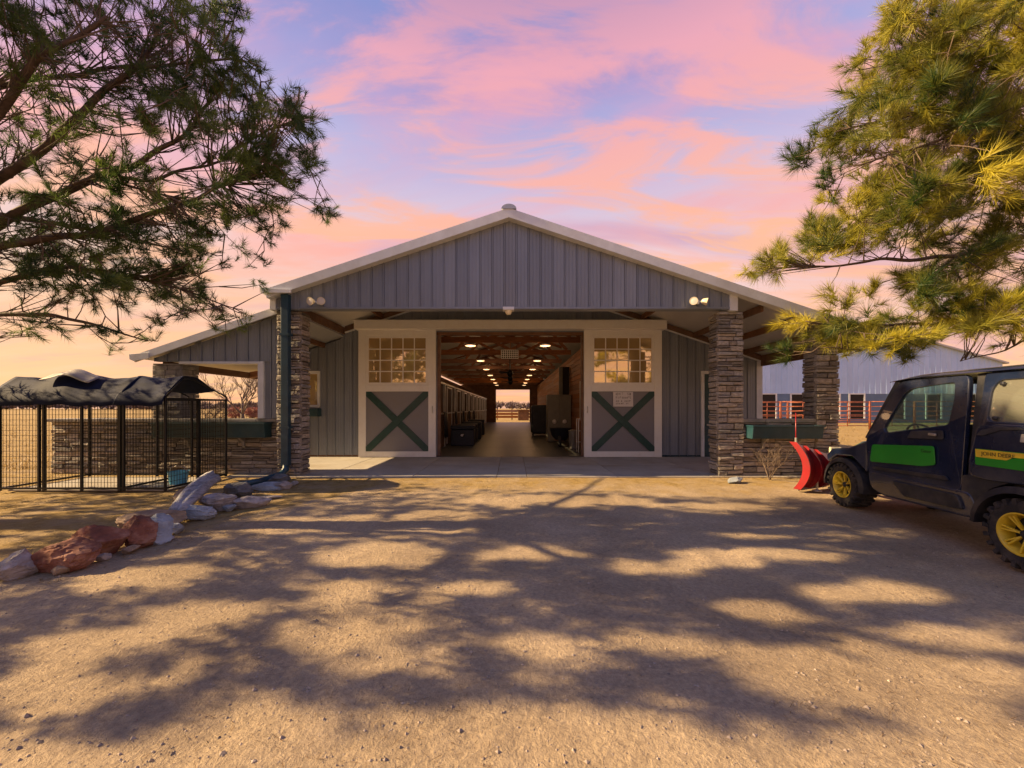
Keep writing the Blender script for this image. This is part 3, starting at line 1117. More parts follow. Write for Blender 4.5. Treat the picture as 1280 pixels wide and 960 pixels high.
def planter(label, x0, x1, y, z0, z1):
    p = thing('planter_box', label, 'planter box', ((x0 + x1) / 2, y, z0))
    w = (x1 - x0) / 2
    h = z1 - z0
    d = .30
    MB().prism([(-d, h), (-d + .04, 0), (-.01, 0), (-.01, h)], 'x', -w, w).build('trough', M['teal'], p, bevel=.008)
    MB().box(-w - .02, w + .02, -d - .03, -d + .03, h + .001, h + .035).box(-w - .02, w + .02, -.05, 0, h + .001, h + .035).box(-w - .02, -w + .03, -d + .031, -.051, h + .001, h + .035).box(w - .03, w + .02, -d + .031, -.051, h + .001, h + .035).build('rim', M['teal'], p)
    n = max(2, round(2 * w / 1.2))
    for k in range(n):
        xx = -w + 2 * w * (k + .5) / n
        MB().prism([(-.012, -.004), (-.2, -.004), (-.17, -.05), (-.08, -.10), (-.05, -.22), (-.012, -.26)], 'x', xx - .03, xx + .03).build('bracket', M['cap_stone'], p, bevel=.006)
    MB().box(-w + .03, w - .03, -d + .04, -.05, h - .05, h - .02).build('soil', M['mortar'], p)


planter('long teal planter box bracketed to the left stone wall behind the kennel', -8.45, -5.80, YL - .02, .90, 1.22)
planter('teal planter box on the right stone wall above the red plow', 5.45, 7.05, YP + .04, .90, 1.17)


# ------------------------------------------------------------------ lamps on the gable
def flood(label, x, z, dirs):
    f = thing('flood_light', label, 'flood light', (x, YP - .085, z), group='twin flood lights on the gable')
    MB().box(-.05, .05, -.06, 0, -.05, .05).build('junction_box', M['white_metal'], f, bevel=.01)
    for sx, (dx, dy, dz) in zip((-1, 1), dirs):
        dv = Vector((dx, dy, dz)).normalized()
        c = Vector((sx * .115, -.13, -.01))
        MB().tube([(sx * .03, -.03, -.01), c - dv * .05], .015, 8).build('arm', M['white_metal'], f, smooth=True)
        Mx = Matrix.Translation(c - dv * .05) @ dv.to_track_quat('Z', 'Y').to_matrix().to_4x4()
        h = MB().lathe([(0, 0), (.04, .004), (.06, .03), (.085, .1), (.088, .125), (.078, .125)], Mx, 20).build('lamp_head', M['lamp_glass'], f, smooth=True, angle=50)
        MB().lathe([(.078, .118), (.05, .122), (0, .124)], Mx, 20).build('lens', M['sign_white'], h, smooth=True)


flood('twin round flood lights on the gable above the left pillar', -4.42, 4.03, ((-.25, -1, -.2), (.1, -1, -.15)))
flood('twin flood lights pointing apart on the gable above the right pillar', 4.24, 4.03, ((-.5, -1, -.1), (.9, -.5, -.3)))
s = thing('porch_light', 'small white light fixture under the middle of the gable edge', 'light', (-.08, YP - .02, 3.93))
MB().box(-.13, .13, -.1, .1, -.075, 0).build('housing', M['white_metal'], s, bevel=.012)
MB().lathe([(0, -.17), (.05, -.16), (.075, -.12), (.08, -.077)], Matrix.Identity(4), 18).build('lens', M['lamp_glass'], s, smooth=True)

# notice on the right door
sg = thing('notice_sign', 'white notice board with dark lettering on the right sliding door', 'sign', (3.55, YW - .215, 1.645))
MB().box(-.32, .32, -.012, .0, 0, .47).build('board', M['sign_white'], sg, bevel=.004)
ink = MB()
rr = random.Random(3)
for row, (zz, hh) in enumerate(((.36, .075), (.255, .06), (.15, .05), (.075, .04))):
    xx = -.24
    while xx < .23:
        w_ = rr.uniform(.02, .055)
        if rr.random() < .85:
            for k in range(3):
                a = xx + w_ * rr.random()
                if rr.random() < .5:
                    ink.box(a, a + .012, -.0136, -.0125 + rr.random() * .0002, zz, zz + hh)
                else:
                    b_ = zz + hh * rr.random()
                    ink.box(xx, xx + w_, -.0140 + rr.random() * .0002, -.0125, b_, b_ + .010)
        xx += w_ + .014
    if False:
        break
o = ink.build('lettering', M['sign_ink'], sg)

# ------------------------------------------------------------------ barn interior
inn = barn
# right wall of the aisle: wood boards (planks) with a window
plank = MB().box(0, 1, -.01, .01, 0, 1).build('wood_plank', M['wood'], barn)
pm = plank.data
first = True
XR = 2.80
zs = 0.02
row = 0
while zs < 4.0:
    h_ = .2
    yy = YW + .14
    while yy < YB - .1:
        ln = random.choice((3.6, 4.8))
        if row % 2 and yy < YW + 1:
            ln = 2.2
        y2 = min(YB - .05, yy + ln)
        cut = (16.0 < (yy + y2) / 2 < 17)
        o = plank if first else part('wood_plank', pm, barn)
        first = False
        o.location = (XR, yy - YP, zs)
        o.rotation_euler = (0, 0, R(90))
        o.scale = (y2 - yy - .006, 1.2, h_ - .012)
        o.rotation_euler = (R(random.uniform(1.5, 4)), 0, R(90))
        yy = y2
    zs += h_
    row += 1
bpart(MB().box(XR + .02, XR + .12, YW + .13, YB, 0, 4.05), 'aisle_wall', M['timber'])
# window frames on the aisle wall
for (ya, yb) in ((14.2, 15.6),):
    w_ = bpart(MB().box(XR - .05, XR - .022, ya, yb, 1.1, 1.18).box(XR - .05, XR - .022, ya, yb, 2.6, 2.68).box(XR - .05, XR - .022, ya, ya + .08, 1.181, 2.599).box(XR - .05, XR - .022, yb - .08, yb, 1.181, 2.599).box(XR - .05, XR - .022, (ya + yb) / 2 - .04, (ya + yb) / 2 + .04, 1.181, 2.599), 'aisle_window', M['white_paint'])
    MB().box(XR - .034, XR - .03, ya + .08, yb - .08, 1.18, 2.6).build('pane', M['dark_inside'], w_)
bpart(MB().box(XR - .34, XR - .03, 18.6, 18.75, 0.02, 3.6), 'post', M['dark_inside'])
bpart(MB().box(XR - .52, XR - .345, 18.62, 18.7, 2.2, 3.6), 'wood_panel', M['cab_grey'])

# left: stall fronts
XS = -2.75
stall_y = [YW + .3 + 2.9 * k for k in range(10)]
for k, ya in enumerate(stall_y):
    yb = ya + 2.9
    sf = bpart(MB().box(XS - .06, XS - .02, ya + .05, yb - .05, .05, 1.35), 'stall_front', M['timber'])
    MB().box(XS - .07, XS + .02, ya, ya + .09, .02, 2.62).build('stall_post', M['steel'], sf)
    fr = MB()
    fr.box(XS - .06, XS + .01, ya + .091, yb - .001, 2.55, 2.62)
    fr.box(XS - .06, XS, ya + .091, yb - .001, 1.351, 1.41)
    fr.build('stall_rail', M['steel'], sf)
    dr = MB().box(XS - .015, XS + .03, ya + .5, ya + .56, .1, 2.5).box(XS - .015, XS + .03, ya + 1.75, ya + 1.81, .1, 2.5).box(XS - .015, XS + .03, ya + .561, ya + 1.749, 2.44, 2.5)
    dr.build('stall_door_frame', M['steel'], sf)
    bars = MB()
    n = 14
    for i in range(n):
        yy = ya + .15 + (yb - ya - .2) * i / n
        bars.box(XS - .045, XS - .03, yy - .008, yy + .008, 1.41, 2.55)
    bars.build('stall_bars', M['black_metal'], sf)
bpart(MB().box(-5.6, -5.5, YW + .13, YB, 0, 4.0), 'stall_back_wall', M['timber'])
# trusses
for k in range(9):
    yy = 16.0 + 3.35 * k - 1.2
    t = bpart(MB().box(-5.3, 7.6 if False else 2.79, yy, yy + .05, 4.12, 4.34), 'truss', M['wood'])
    web = MB()
    for (xa, za, xb, zb) in ((-5.3, 4.34, RX, 5.9), (RX, 5.9, 2.79, 5.0), (-2.6, 4.34, -1.9, 5.28), (-1.9, 5.28, -.07, 4.34), (RX, 4.34, RX, 5.9), (-.07, 4.34, 1.75, 5.3), (1.75, 5.3, 2.6, 4.34)):
        web.bar((xa, yy + .025, za), (xb, yy + .025, zb), .04, .14)
    web.build('truss_web', M['wood'], t)
# ceiling lamps: two rows
for k, yy in enumerate((15.0, 19.8, 24.2, 28.6, 32.7, 37.2, 41.0)):
    for sx in (-1.62, 1.30):
        left = sx < 0
        ln = thing('ceiling_lamp', 'lit round ceiling lamp in the %s of the barn aisle, %s from the doors' % ('left row' if left else 'right row', ('first', 'second', 'third', 'fourth', 'fifth', 'sixth', 'seventh')[k]), 'lamp', (sx, yy, 4.03), group='ceiling lamps along the barn aisle')
        MB().lathe([(.21, 0), (.21, .05), (.12, .09), (.0, .10)], Matrix.Identity(4), 20).build('lamp_shade', M['white_metal'], ln, smooth=True, angle=40)
        MB().lathe([(.0, -.024), (.12, -.022), (.18, -.01), (.2, .0)], Matrix.Identity(4), 20).build('diffuser', M['glow'], ln, smooth=True)
        if k < 6:
            ld = bpy.data.lights.new('bulb', 'POINT')
            ld.energy = 4.5
            ld.color = (1.0, .56, .26)
            ld.shadow_soft_size = .15
            lo = bpy.data.objects.new('bulb', ld)
            COL.objects.link(lo)
            lo.parent = ln
            lo.location = (0, 0, -.22)
# hanging fan box and dark chandelier-like fan
hb = thing('hanging_heater', 'boxy unit with pale lattice front hung mid-aisle below the trusses', 'heater', (-.10, 16.6, 3.75))
MB().box(-.36, .36, .05, .4, 0, .36).build('casing', M['dark_inside'], hb, bevel=.01)
lat = MB()
for k in range(9):
    xx = -.36 + .72 * k / 8
    lat.box(xx - .014, xx + .014, .0, .03, 0, .36)
for k in range(5):
    zz = .36 * k / 4
    lat.box(-.375, .375, .031, .05, zz - .014, zz + .014)
lat.build('lattice', M['white_paint'], hb)
for sx in (-.3, .3):
    MB().tube([(sx, .2, .36), (sx, .2, .6)], .01, 6).build('hanger', M['black_metal'], hb)
for k, (yy, z0) in enumerate(((18.9, 3.9), (22.2, 3.9), (25.6, 3.9))):
    fn = thing('ceiling_fan', ('dark ceiling fan hanging nearest the doors in the aisle centre', 'dark ceiling fan hanging second along the aisle centre', 'dark ceiling fan hanging third along the aisle centre')[k], 'fan', (-.1, yy, z0 - .55), group='dark fans along the aisle centre')
    MB().tube([(0, 0, .1), (0, 0, .75)], .03, 8).build('rod', M['black_metal'], fn)
    MB().lathe([(0, -.2), (.1, -.18), (.16, -.05), (.15, .06), (.05, .12), (0, .12)], Matrix.Identity(4), 16).build('motor', M['black_metal'], fn, smooth=True)
    for b in range(5):
        a = 2 * math.pi * b / 5 + k
        Mx = Matrix.Rotation(a, 4, 'Z') @ Matrix.Rotation(R(14), 4, 'X')
        MB().box(.14, .62, -.07, .07, -.006, .006, Mx).build('blade', M['black_metal'], fn)


def trunk(label, x, y, w, d, h, logo):
    t = thing('tack_trunk', label, 'tack trunk', (x, y, .02), group='dark covered tack trunks in front of the stalls')
    MB().box(-w / 2, w / 2, 0, d, 0, h * .78).build('box', M['dark_navy'], t, bevel=.04, seg=3)
    MB().box(-w / 2 - .01, w / 2 + .01, -.01, d + .01, h * .785, h).build('lid', M['dark_navy'], t, bevel=.05, seg=3)
    if logo:
        e = MB().lathe([(0, .004), (.115, .003), (.12, 0)], Matrix.Translation((0.0, -.002, h * .52)) @ Matrix.Rotation(R(90), 4, 'X'), 5).build('emblem_patch', M['black_ink'], t)
        MB().prism([(-.07, -.03), (-.03, -.05), (.02, -.05), (.03, -.02), (.07, .05), (.045, .055), (.02, .02), (.01, .055), (-.02, .05), (-.06, .03)], 'y', -.012, -.008).build('emblem', M['sign_white'], e).location = (0, 0, h * .52)


trunk('nearest navy tack trunk with a pale emblem, just inside the left door', -2.07, 16.0, .98, .6, .86, True)
trunk('dark tack trunk directly behind the trunk with the emblem', -2.1, 17.6, .95, .6, .85, False)
trunk('dark tack trunk farther down the left stalls with a small pale emblem', -2.05, 19.4, .95, .6, .88, True)
trunk('farthest dark tack trunk by the left stalls', -2.1, 22.4, .95, .6, .9, False)
# horse blankets hung on stall fronts
for k in range(5):
    ya = stall_y[k] + 2.15
    b = MB()
    n = 8
    for i in range(n + 1):
        yy = ya + .62 * i / n
        o_ = .025 * math.sin(i * 2.1 + k)
        for (xx, z) in ((XS + .05, 1.43), (XS + .10 + o_, 1.40), (XS + .12 + o_, .95), (XS + .13 + o_ * 1.6, .45 + .03 * math.sin(i * 1.7))):
            b.v.append((xx, yy, z))
    for i in range(n):
        for j in range(3):
            a = i * 4 + j
            b.f.append((a, a + 4, a + 5, a + 1))
    o = b.build('horse_blanket', M['dark_navy'], None, smooth=True)
    md = o.modifiers.new('Solidify', 'SOLIDIFY')
    md.thickness = .02
    tag(o, 'dark horse blanket hung on the %s stall front from the doors' % ('first', 'second', 'third', 'fourth', 'fifth')[k], 'blanket', 'blankets hung on the stall fronts')

# right-hand clutter
cb = thing('tall_cabinet', 'tall grey-green cabinet with two round pale knobs against the right aisle wall', 'cabinet', (2.2, 17.8, .02))
MB().box(-.55, .55, 0, .8, .02, 2.2).build('body', M['cab_grey'], cb, bevel=.015)
for sx in (-1, 1):
    MB().box(sx * .275 - .265, sx * .275 + .265, -.025, -.001, .06, 2.16).build('door', M['cab_grey'], cb, bevel=.008)
    MB().lathe([(0, .04), (.09, .03), (.1, 0)], Matrix.Translation((sx * .24, -.027, .95)) @ Matrix.Rotation(R(90), 4, 'X'), 16).build('knob', M['sign_white'], cb, smooth=True)
t2 = thing('covered_cart', 'dark covered cart beyond the tall cabinet in the aisle', 'cart', (1.55, 21.5, .02))
MB().box(-.45, .55, 0, 1.4, .12, 1.75).build('cover', M['dark_navy'], t2, bevel=.12, seg=3)
for sx in (-.35, .45):
    MB().lathe([(0, -.04), (.1, -.04), (.1, .04), (0, .04)], Matrix.Translation((sx, .2, .1)) @ Matrix.Rotation(R(90), 4, 'Y'), 16).build('wheel', M['tyre'], t2)
wbw = thing('wheelbarrow', 'dark wheelbarrow tub parked before the tall cabinet', 'wheelbarrow', (2.05, 16.2, .02))
MB().lathe([(0, .2), (.2, .2), (.38, .42), (.46, .72), (.48, .73), (.44, .73), (.34, .46), (.18, .26), (0, .25)], Matrix.Identity(4), 24).build('tub', M['dark_navy'], wbw, smooth=True)
MB().lathe([(.08, -.05), (.2, -.05), (.22, -.02), (.22, .02), (.2, .05), (.08, .05)], Matrix.Translation((-.1, -.45, .22)) @ Matrix.Rotation(R(90), 4, 'Y'), 20).build('wheel', M['tyre'], wbw, smooth=True)
for sx in (-.25, .25):
    MB().tube([(-.1, -.45, .22), (sx, 0, .25), (sx * 1.2, .6, .5)], .018, 8).build('handle', M['timber'], wbw, smooth=True)
can = thing('metal_can', 'galvanised metal can beside the wheelbarrow inside the right door', 'bin', (2.38, 14.9, .02))
MB().lathe([(0, 0), (.15, 0), (.165, .02), (.18, .66), (.19, .68), (.17, .68), (.16, .05), (0, .04)], Matrix.Identity(4), 24).build('body', M['steel'], can, smooth=True, angle=40)
MB().lathe([(.195, .682), (.2, .70), (.1, .74), (0, .75)], Matrix.Identity(4), 24).build('lid', M['steel'], can, smooth=True, angle=40)
rk = thing('folding_rack', 'pale folding metal rack standing just inside the right door', 'rack', (2.52, 13.6, .02))
for (xa, ya) in ((-.16, 0), (.16, 0), (-.16, .4), (.16, .4)):
    MB().tube([(xa, ya, 0), (xa, ya, 1.2)], .018, 8).build('upright', M['white_paint'], rk, smooth=True)
for z in (.35, .75, 1.18):
    MB().box(-.16, .16, 0, .4, z, z + .02).build('shelf', M['white_paint'] if z > 1 else M['steel'], rk)

# outside beyond the far end: paddock fence
pf = thing('paddock_fence', 'brown board fence of a bright paddock seen through the far barn door', 'fence', (0, 52, 0))
for k in range(5):
    MB().box(-4 + 2.0 * k - .07, -4 + 2.0 * k + .07, -.07, .07, 0, 1.5).build('post', M['timber'], pf)
for z in (.25, .65, 1.05):
    MB().box(-4.1, 4.1, -.11, -.072, z, z + .3).build('board', M['wood'], pf)
hs = thing('outdoor_shed', 'small brown shed at the right edge of the far paddock', 'shed', (1.5, 50, 0))
MB().box(-.7, .7, 0, 1.4, 0, 1.3).build('wall', M['timber'], hs)
MB().box(-.85, .85, -.15, 1.55, 1.301, 1.4).build('roof', M['timber'], hs)

# ------------------------------------------------------------------ dog kennel
KY0, KY1 = 7.31, 8.86
kx = [-9.75, -9.0, -8.19, -7.39, -6.60]
kn = thing('dog_kennel', 'black wire dog kennel under a navy tarp canopy', 'kennel', (-8.2, KY0, 0))
ko = Vector((-8.2, KY0, 0))


def kpart(mb, name, m, **k):
    mb.v = [tuple(Vector(v) - ko) for v in mb.v]
    return mb.build(name, m, kn, **k)


KH = 1.80
for xx in kx:
    for yy in (KY0, KY1):
        kpart(MB().box(xx - .021, xx + .021, yy - .021, yy + .021, .02, KH), 'post', M['black_metal'], bevel=.006, seg=1)
kpart(MB().box(kx[3] - .10, kx[3] - .05, KY0 - .02, KY0 + .03, .02, KH), 'post', M['black_metal'])
kpart(MB().box(kx[1] + .05, kx[1] + .085, KY0 + .0, KY0 + .05, .02, KH), 'post', M['black_metal'])
for yy in (KY0 + .77,):
    kpart(MB().box(kx[-1] - .024, kx[-1] + .024, yy - .024, yy + .024, .02, KH), 'post', M['black_metal'])
rails = ((kx[0], KY0, kx[-1], KY0), (kx[0], KY1, kx[-1], KY1), (kx[-1], KY0, kx[-1], KY1), (kx[0], KY0, kx[0], KY1), (kx[3] - .07, KY0, kx[3] - .07, KY1))
for (xa, ya, xb, yb) in rails:
    for z in (.07, KH - .02):
        kpart(MB().bar((xa, ya, z), (xb, yb, z), .035), 'rail', M['black_metal'])


def wire_mesh(xa, ya, xb, yb):
    mb = MB()
    a, b = Vector((xa, ya, 0)), Vector((xb, yb, 0))
    L_ = (b - a).length
    n = round(L_ / .062)
    nz_ = 17
    for i in range(1, n):
        p = a.lerp(b, i / n)
        mb.bar((p.x, p.y, .08), (p.x, p.y, KH - .03), .0055)
    for j in range(1, nz_):
        z = .08 + (KH - .11) * j / nz_
        mb.bar((xa, ya + .0, z), (xb, yb, z), .006)
    return kpart(mb, 'wire_mesh', M['wire'])


for a, b in zip(kx, kx[1:]):
    wire_mesh(a, KY0, b, KY0)
    wire_mesh(a, KY1, b, KY1)
wire_mesh(kx[-1], KY0, kx[-1], KY0 + .77)
wire_mesh(kx[-1], KY0 + .77, kx[-1], KY1)
# hoop poles carrying the canopy
for xx in (kx[0] + .05, kx[3] - .07, kx[-1]):
    kpart(MB().tube([(xx, KY0, KH), (xx, 7.70, 2.19), (xx, 7.96, 2.19), (xx, KY1, KH + .06), (xx, KY1, KH - .1)], .016, 8), 'hoop', M['black_metal'], smooth=True)


def canopy(xa, xb, seed, sag, bump_=None, name='canopy', m='tarp'):
    nx, ny = 40, 26
    mb = MB()
    for i in range(nx + 1):
        u = i / nx
        x = xa + (xb - xa) * u
        for j in range(ny + 1):
            v = j / ny
            y = KY0 - .10 + 1.28 * v
            t = abs(2 * v - 1)
            t = t if v < .5 else t * .72
            z = 2.24 - .47 * max(0, (t - .22) / .78) ** 1.15
            if t > .9:
                z -= (t - .9) * 1.1
            z -= sag * math.sin(math.pi * u) * (1 - t * .6)
            z += .018 * noise.noise((x * 2.6, y * 3.4, seed)) + .022 * (abs(noise.noise((x * 3.2 + y * 1.5, y * 2.2, seed + 4))) - .2)
            z += .007 * math.sin(x * 13 + 5 * y) * t ** 3
            if bump_:
                bx, by, bh, br = bump_
                z += bh * math.exp(-((x - bx) ** 2 + (y - by) ** 2) / br ** 2)
            mb.v.append((x, y, z))
    for i in range(nx):
        for j in range(ny):
            a = i * (ny + 1) + j
            mb.f.append((a, a + ny + 1, a + ny + 2, a + 1))
    o = kpart(mb, name, M[m], smooth=True)
    md = o.modifiers.new('Solidify', 'SOLIDIFY')
    md.thickness = .008
    return o


canopy(-9.95, -7.44, 1.0, .10, (-8.72, 7.75, .17, .45))
canopy(-7.50, -6.58, 6.0, .05)
# torn flap with paler underside folded over the left canopy
fl = MB()
n = 16
for i in range(n + 1):
    u = i / n
    x = -9.12 + .95 * u
    for j in range(5):
        v = j / 4
        y = 7.40 + .25 * v
        z = 2.06 + .16 * math.sin(math.pi * (u * .75 + .18)) + .14 * v - .02 * math.sin(u * 9)
        fl.v.append((x, y, z))
for i in range(n):
    for j in range(4):
        a = i * 5 + j
        fl.f.append((a, a + 5, a + 6, a + 1))
o = kpart(fl, 'canopy_flap', M['tarp_grey'], smooth=True)
md = o.modifiers.new('Solidify', 'SOLIDIFY')
md.thickness = .008
kpart(MB().box(-9.7, -6.65, KY0 + .08, KY1 - .08, 0, .025), 'floor_pad', M['concrete'])
bk = thing('bucket', 'light blue water bucket on the kennel floor', 'bucket', (-6.95, 8.0, .026))
MB().lathe([(0, 0), (.14, 0), (.175, .25), (.19, .26), (.17, .26), (.135, .02), (0, .015)], Matrix.Identity(4), 24).build('pail', M['bucket'], bk, smooth=True, angle=40)
MB().tube([(-.18, 0, .25), (-.14, -.02, .34), (0, -.03, .38), (.14, -.02, .34), (.18, 0, .25)], .006, 6).build('handle', M['steel'], bk, smooth=True)


# ------------------------------------------------------------------ rocks
def rock(name, label, x, y, sx, sy, sz, m, seed, rz=0, tilt=0, group='boulders edging the drive', sink=.15, sub=4, rough=.35):
    import bmesh
    sx, sy, sz = sx * 1.0, sy * 1.05, sz * .86
    b = bmesh.new()
    bmesh.ops.create_icosphere(b, subdivisions=5, radius=1)
    rr = random.Random(seed)
    planes = []
    for k in range(16):
        d = Vector((rr.uniform(-1, 1), rr.uniform(-1, 1), rr.uniform(-.7, 1))).normalized()
        planes.append((d, rr.uniform(.5, .82)))
    for v in b.verts:
        p = v.co.copy()
        for d, h in planes:
            t = p.dot(d) - h
            if t > 0:
                p -= d * t * .97
        q = Vector((p.x + seed, p.y, p.z * 1.3))
        p *= 1 + .07 * noise.noise(q * 1.6) - .10 * abs(noise.noise(q * 3.1)) - .06 * abs(noise.noise(q * 6.5)) + .03 * noise.noise(q * 14) - .05 * abs(noise.noise(Vector((q.x * 1.2, q.y * 1.2, q.z * 9))))
        v.co = p
    bmesh.ops.scale(b, vec=(sx, sy, sz), verts=b.verts)
    if tilt:
        bmesh.ops.rotate(b, cent=(0, 0, 0), matrix=Matrix.Rotation(tilt, 3, 'Y'), verts=b.verts)
    zmin = min(v.co.z for v in b.verts)
    zmax = max(v.co.z for v in b.verts)
    bmesh.ops.translate(b, vec=(0, 0, -zmin - (zmax - zmin) * sink), verts=b.verts)
    me = bpy.data.meshes.new(name)
    b.to_mesh(me)
    b.free()
    me.polygons.foreach_set('use_smooth', [True] * len(me.polygons))
    me.set_sharp_from_angle(angle=R(18))
    me.materials.append(M[m])
    o = bpy.data.objects.new(name, me)
    COL.objects.link(o)
    o.location = (x, y, -.015)
    o.rotation_euler = (0, 0, rz)
    tag(o, label, 'boulder' if max(sx, sy) > .25 else 'rock', group)
    return o


def gp(px, py):
    """ground point seen at a photo position"""
    Y = 768 / (py - 510)
    return (px - 640) / 480 * Y, Y


def rk_at(px, py, *a, **k):
    x, y = gp(px, py)
    return x, y


x, y = gp(-2, 726)
rock('boulder', 'pale squared block at the near end of the rock border', x, y + .15, .17, .2, .17, 'pale_rock', 3, .2)
x, y = gp(48, 718)
rock('boulder', 'nearest big red boulder with a pale left face', x, y + .2, .34, .3, .25, 'red_rock', 11, .5, -.15)
x, y = gp(106, 698)
rock('boulder', 'long red boulder, middle of the three red ones', x, y + .2, .36, .26, .24, 'red_rock', 23, .45, -.1)
x, y = gp(150, 688)
rock('boulder', 'small reddish boulder wedged behind the pale blue rock', x, y + .25, .24, .24, .28, 'red_rock', 31, .3)
x, y = gp(172, 664)
rock('boulder', 'low brown boulder lying behind the red ones', x, y + .25, .5, .26, .19, 'tan_rock', 43, .1)
x, y = gp(180, 680)
rock('boulder', 'pale blue-grey smooth rock at the end of the red boulders', x, y + .14, .24, .2, .26, 'blue_rock', 57, .3, .3)
x, y = gp(206, 668)
rock('rock', 'small grey stone between the pale blue rock and the driftwood', x, y + .12, .17, .14, .1, 'blue_rock', 61, .3)
x, y = gp(203, 673)
rock('rock', 'flat small pale stone at the foot of the pale blue rock', x + .02, y, .16, .1, .05, 'pale_rock', 67, .2)
x, y = gp(232, 650)
rock('boulder', 'pale blue rock under the thick end of the driftwood', x, y + .12, .3, .2, .19, 'blue_rock', 71, .6, .25)
x, y = gp(219, 634)
rock('boulder', 'rounded tan stone beside the kennel corner', x, y + .15, .18, .18, .2, 'tan_rock', 77, .3)
x, y = gp(268, 638)
rock('boulder', 'whitish lumpy rock right of the driftwood', x, y + .15, .32, .2, .2, 'pale_rock', 83, .4)
x, y = gp(303, 635)
rock('boulder', 'long pale rough rock at the front of the far pile', x, y + .15, .42, .2, .15, 'pale_rock', 89, .3)
x, y = gp(293, 622)
rock('boulder', 'dark grey rock at the back of the far pile', x, y + .15, .34, .24, .22, 'dark_rock', 97, .3)
x, y = gp(330, 613)
rock('boulder', 'flat grey slab of rock near the downspout', x, y + .15, .46, .22, .12, 'blue_rock', 101, .2)
x, y = gp(352, 611)
rock('boulder', 'white jagged rock at the barn end of the border', x, y + .05, .26, .14, .12, 'pale_rock', 107, .2)
x, y = gp(346, 603)
rock('boulder', 'dark rock beside the drain pipe at the pillar', x, y + .1, .3, .2, .15, 'dark_rock', 109, .1)
x, y = gp(335, 622)
rock('rock', 'thin flat white stone lying on the grass past the pile', x, y, .26, .1, .04, 'pale_rock', 113, .4)
x, y = gp(918, 603)
rock('rock', 'grey stone at the foot of the right pillar', x, y, .26, .14, .1, 'blue_rock', 127, .1)
for k, (px, py, w_, m_, lb) in enumerate(((70, 716, .12, 'tan_rock', 'small tan stone at the front of the nearest red boulder'), (122, 700, .10, 'pale_rock', 'small pale stone in front of the long red boulder'),
                                    (158, 690, .11, 'tan_rock', 'small tan stone between the red boulders and the pale blue rock'), (246, 640, .12, 'dark_rock', 'small dark stone between the driftwood and the whitish rock'),
                                    (284, 638, .12, 'blue_rock', 'small grey stone between the two pale rocks of the far pile'), (318, 628, .13, 'pale_rock', 'small pale stone at the right end of the long pale rock'), (366, 606, .12, 'pale_rock', 'last small white stone by the pillar foot'))):
    x, y = gp(px, py)
    rock('rock', lb, x, y + .04, w_, w_ * .7, w_ * .6, m_, 200 + k * 7, k * .9)
# the driftwood: a tapering, fluted dead log leaning up on the rocks
x0, y0 = gp(222, 652)
x1, y1 = gp(268, 612)
dw = MB()
n, m_ = 26, 22
P0, P1 = Vector((x0, y0 - .02, .13)), Vector((x1 + .25, y1 - .35, .30))
ax = (P1 - P0)
dr_ = ax.normalized()
rt = dr_.cross(Vector((0, 0, 1))).normalized()
up = rt.cross(dr_)
for i in range(n + 1):
    u = i / n
    c = P0 + ax * u + up * .05 * math.sin(u * 3)
    r0 = .085 + .055 * u + .02 * math.sin(u * 5)
    if i in (0, n):
        r0 *= .4
    for j in range(m_):
        a = 2 * math.pi * j / m_
        r = r0 * (1 + .20 * math.sin(3 * a + u * 2.5) + .12 * math.sin(7 * a + u * 4) + .14 * noise.noise((math.cos(a) * 2, math.sin(a) * 2, u * 2)))
        dw.v.append(tuple(c + rt * (math.cos(a) * r) + up * (math.sin(a) * r)))
for i in range(n):
    for j in range(m_):
        dw.f.append((i * m_ + j, i * m_ + (j + 1) % m_, (i + 1) * m_ + (j + 1) % m_, (i + 1) * m_ + j))
dw.f.append(tuple(reversed(range(m_))))
dw.f.append(tuple(n * m_ + j for j in range(m_)))
o = dw.build('driftwood_log', M['dead_wood'], None, smooth=True)
tag(o, 'grey fluted driftwood log leaning on the rock border near the kennel', 'log')


# ------------------------------------------------------------------ pines
def photo(px, py, Y):
    return Vector(((px - 640) / 480 * Y, Y, 1.6 + (510 - py) / 480 * Y))


def needles(spots, n_per, length, width, seed, cone=.75):
    """needle tufts: one thin triangle per needle; returns vertices, faces, tone"""
    g = np.random.default_rng(seed)
    P = np.array([s_[0] for s_ in spots])
    D = np.array([s_[1] for s_ in spots])
    T = np.array([s_[2] for s_ in spots])
    Sz = np.array([s_[3] for s_ in spots])
    k = len(spots)
    N_ = k * n_per
    idx = np.repeat(np.arange(k), n_per)
    back = g.random(N_)[:, None] ** 1.3
    org = P[idx] - D[idx] * back * 0.15 * Sz[idx][:, None]
    rnd = g.normal(size=(N_, 3))
    rnd /= np.linalg.norm(rnd, axis=1)[:, None]
    d = D[idx] * (0.75 - .25 * back) + rnd * cone + np.array([0, 0, .12])
    d /= np.linalg.norm(d, axis=1)[:, None]
    ln = length * Sz[idx] * g.uniform(.7, 1.15, N_)
    side = np.cross(d, g.normal(size=(N_, 3)))
    side /= np.linalg.norm(side, axis=1)[:, None]
    w = width * g.uniform(.7, 1.3, N_)
    a = org + side * (w / 2)[:, None]
    b = org - side * (w / 2)[:, None]
    mid = org + d * (ln * .6)[:, None] + np.array([0, 0, -.0]) 
    c = org + d * ln[:, None] + np.array([0, 0, -.012])
    V = np.empty((N_ * 3, 3))
    V[0::3], V[1::3], V[2::3] = a, b, c
    tone = np.clip(T[idx] + g.normal(0, .12, N_), 0, 1)
    return V, np.repeat(tone, 3)


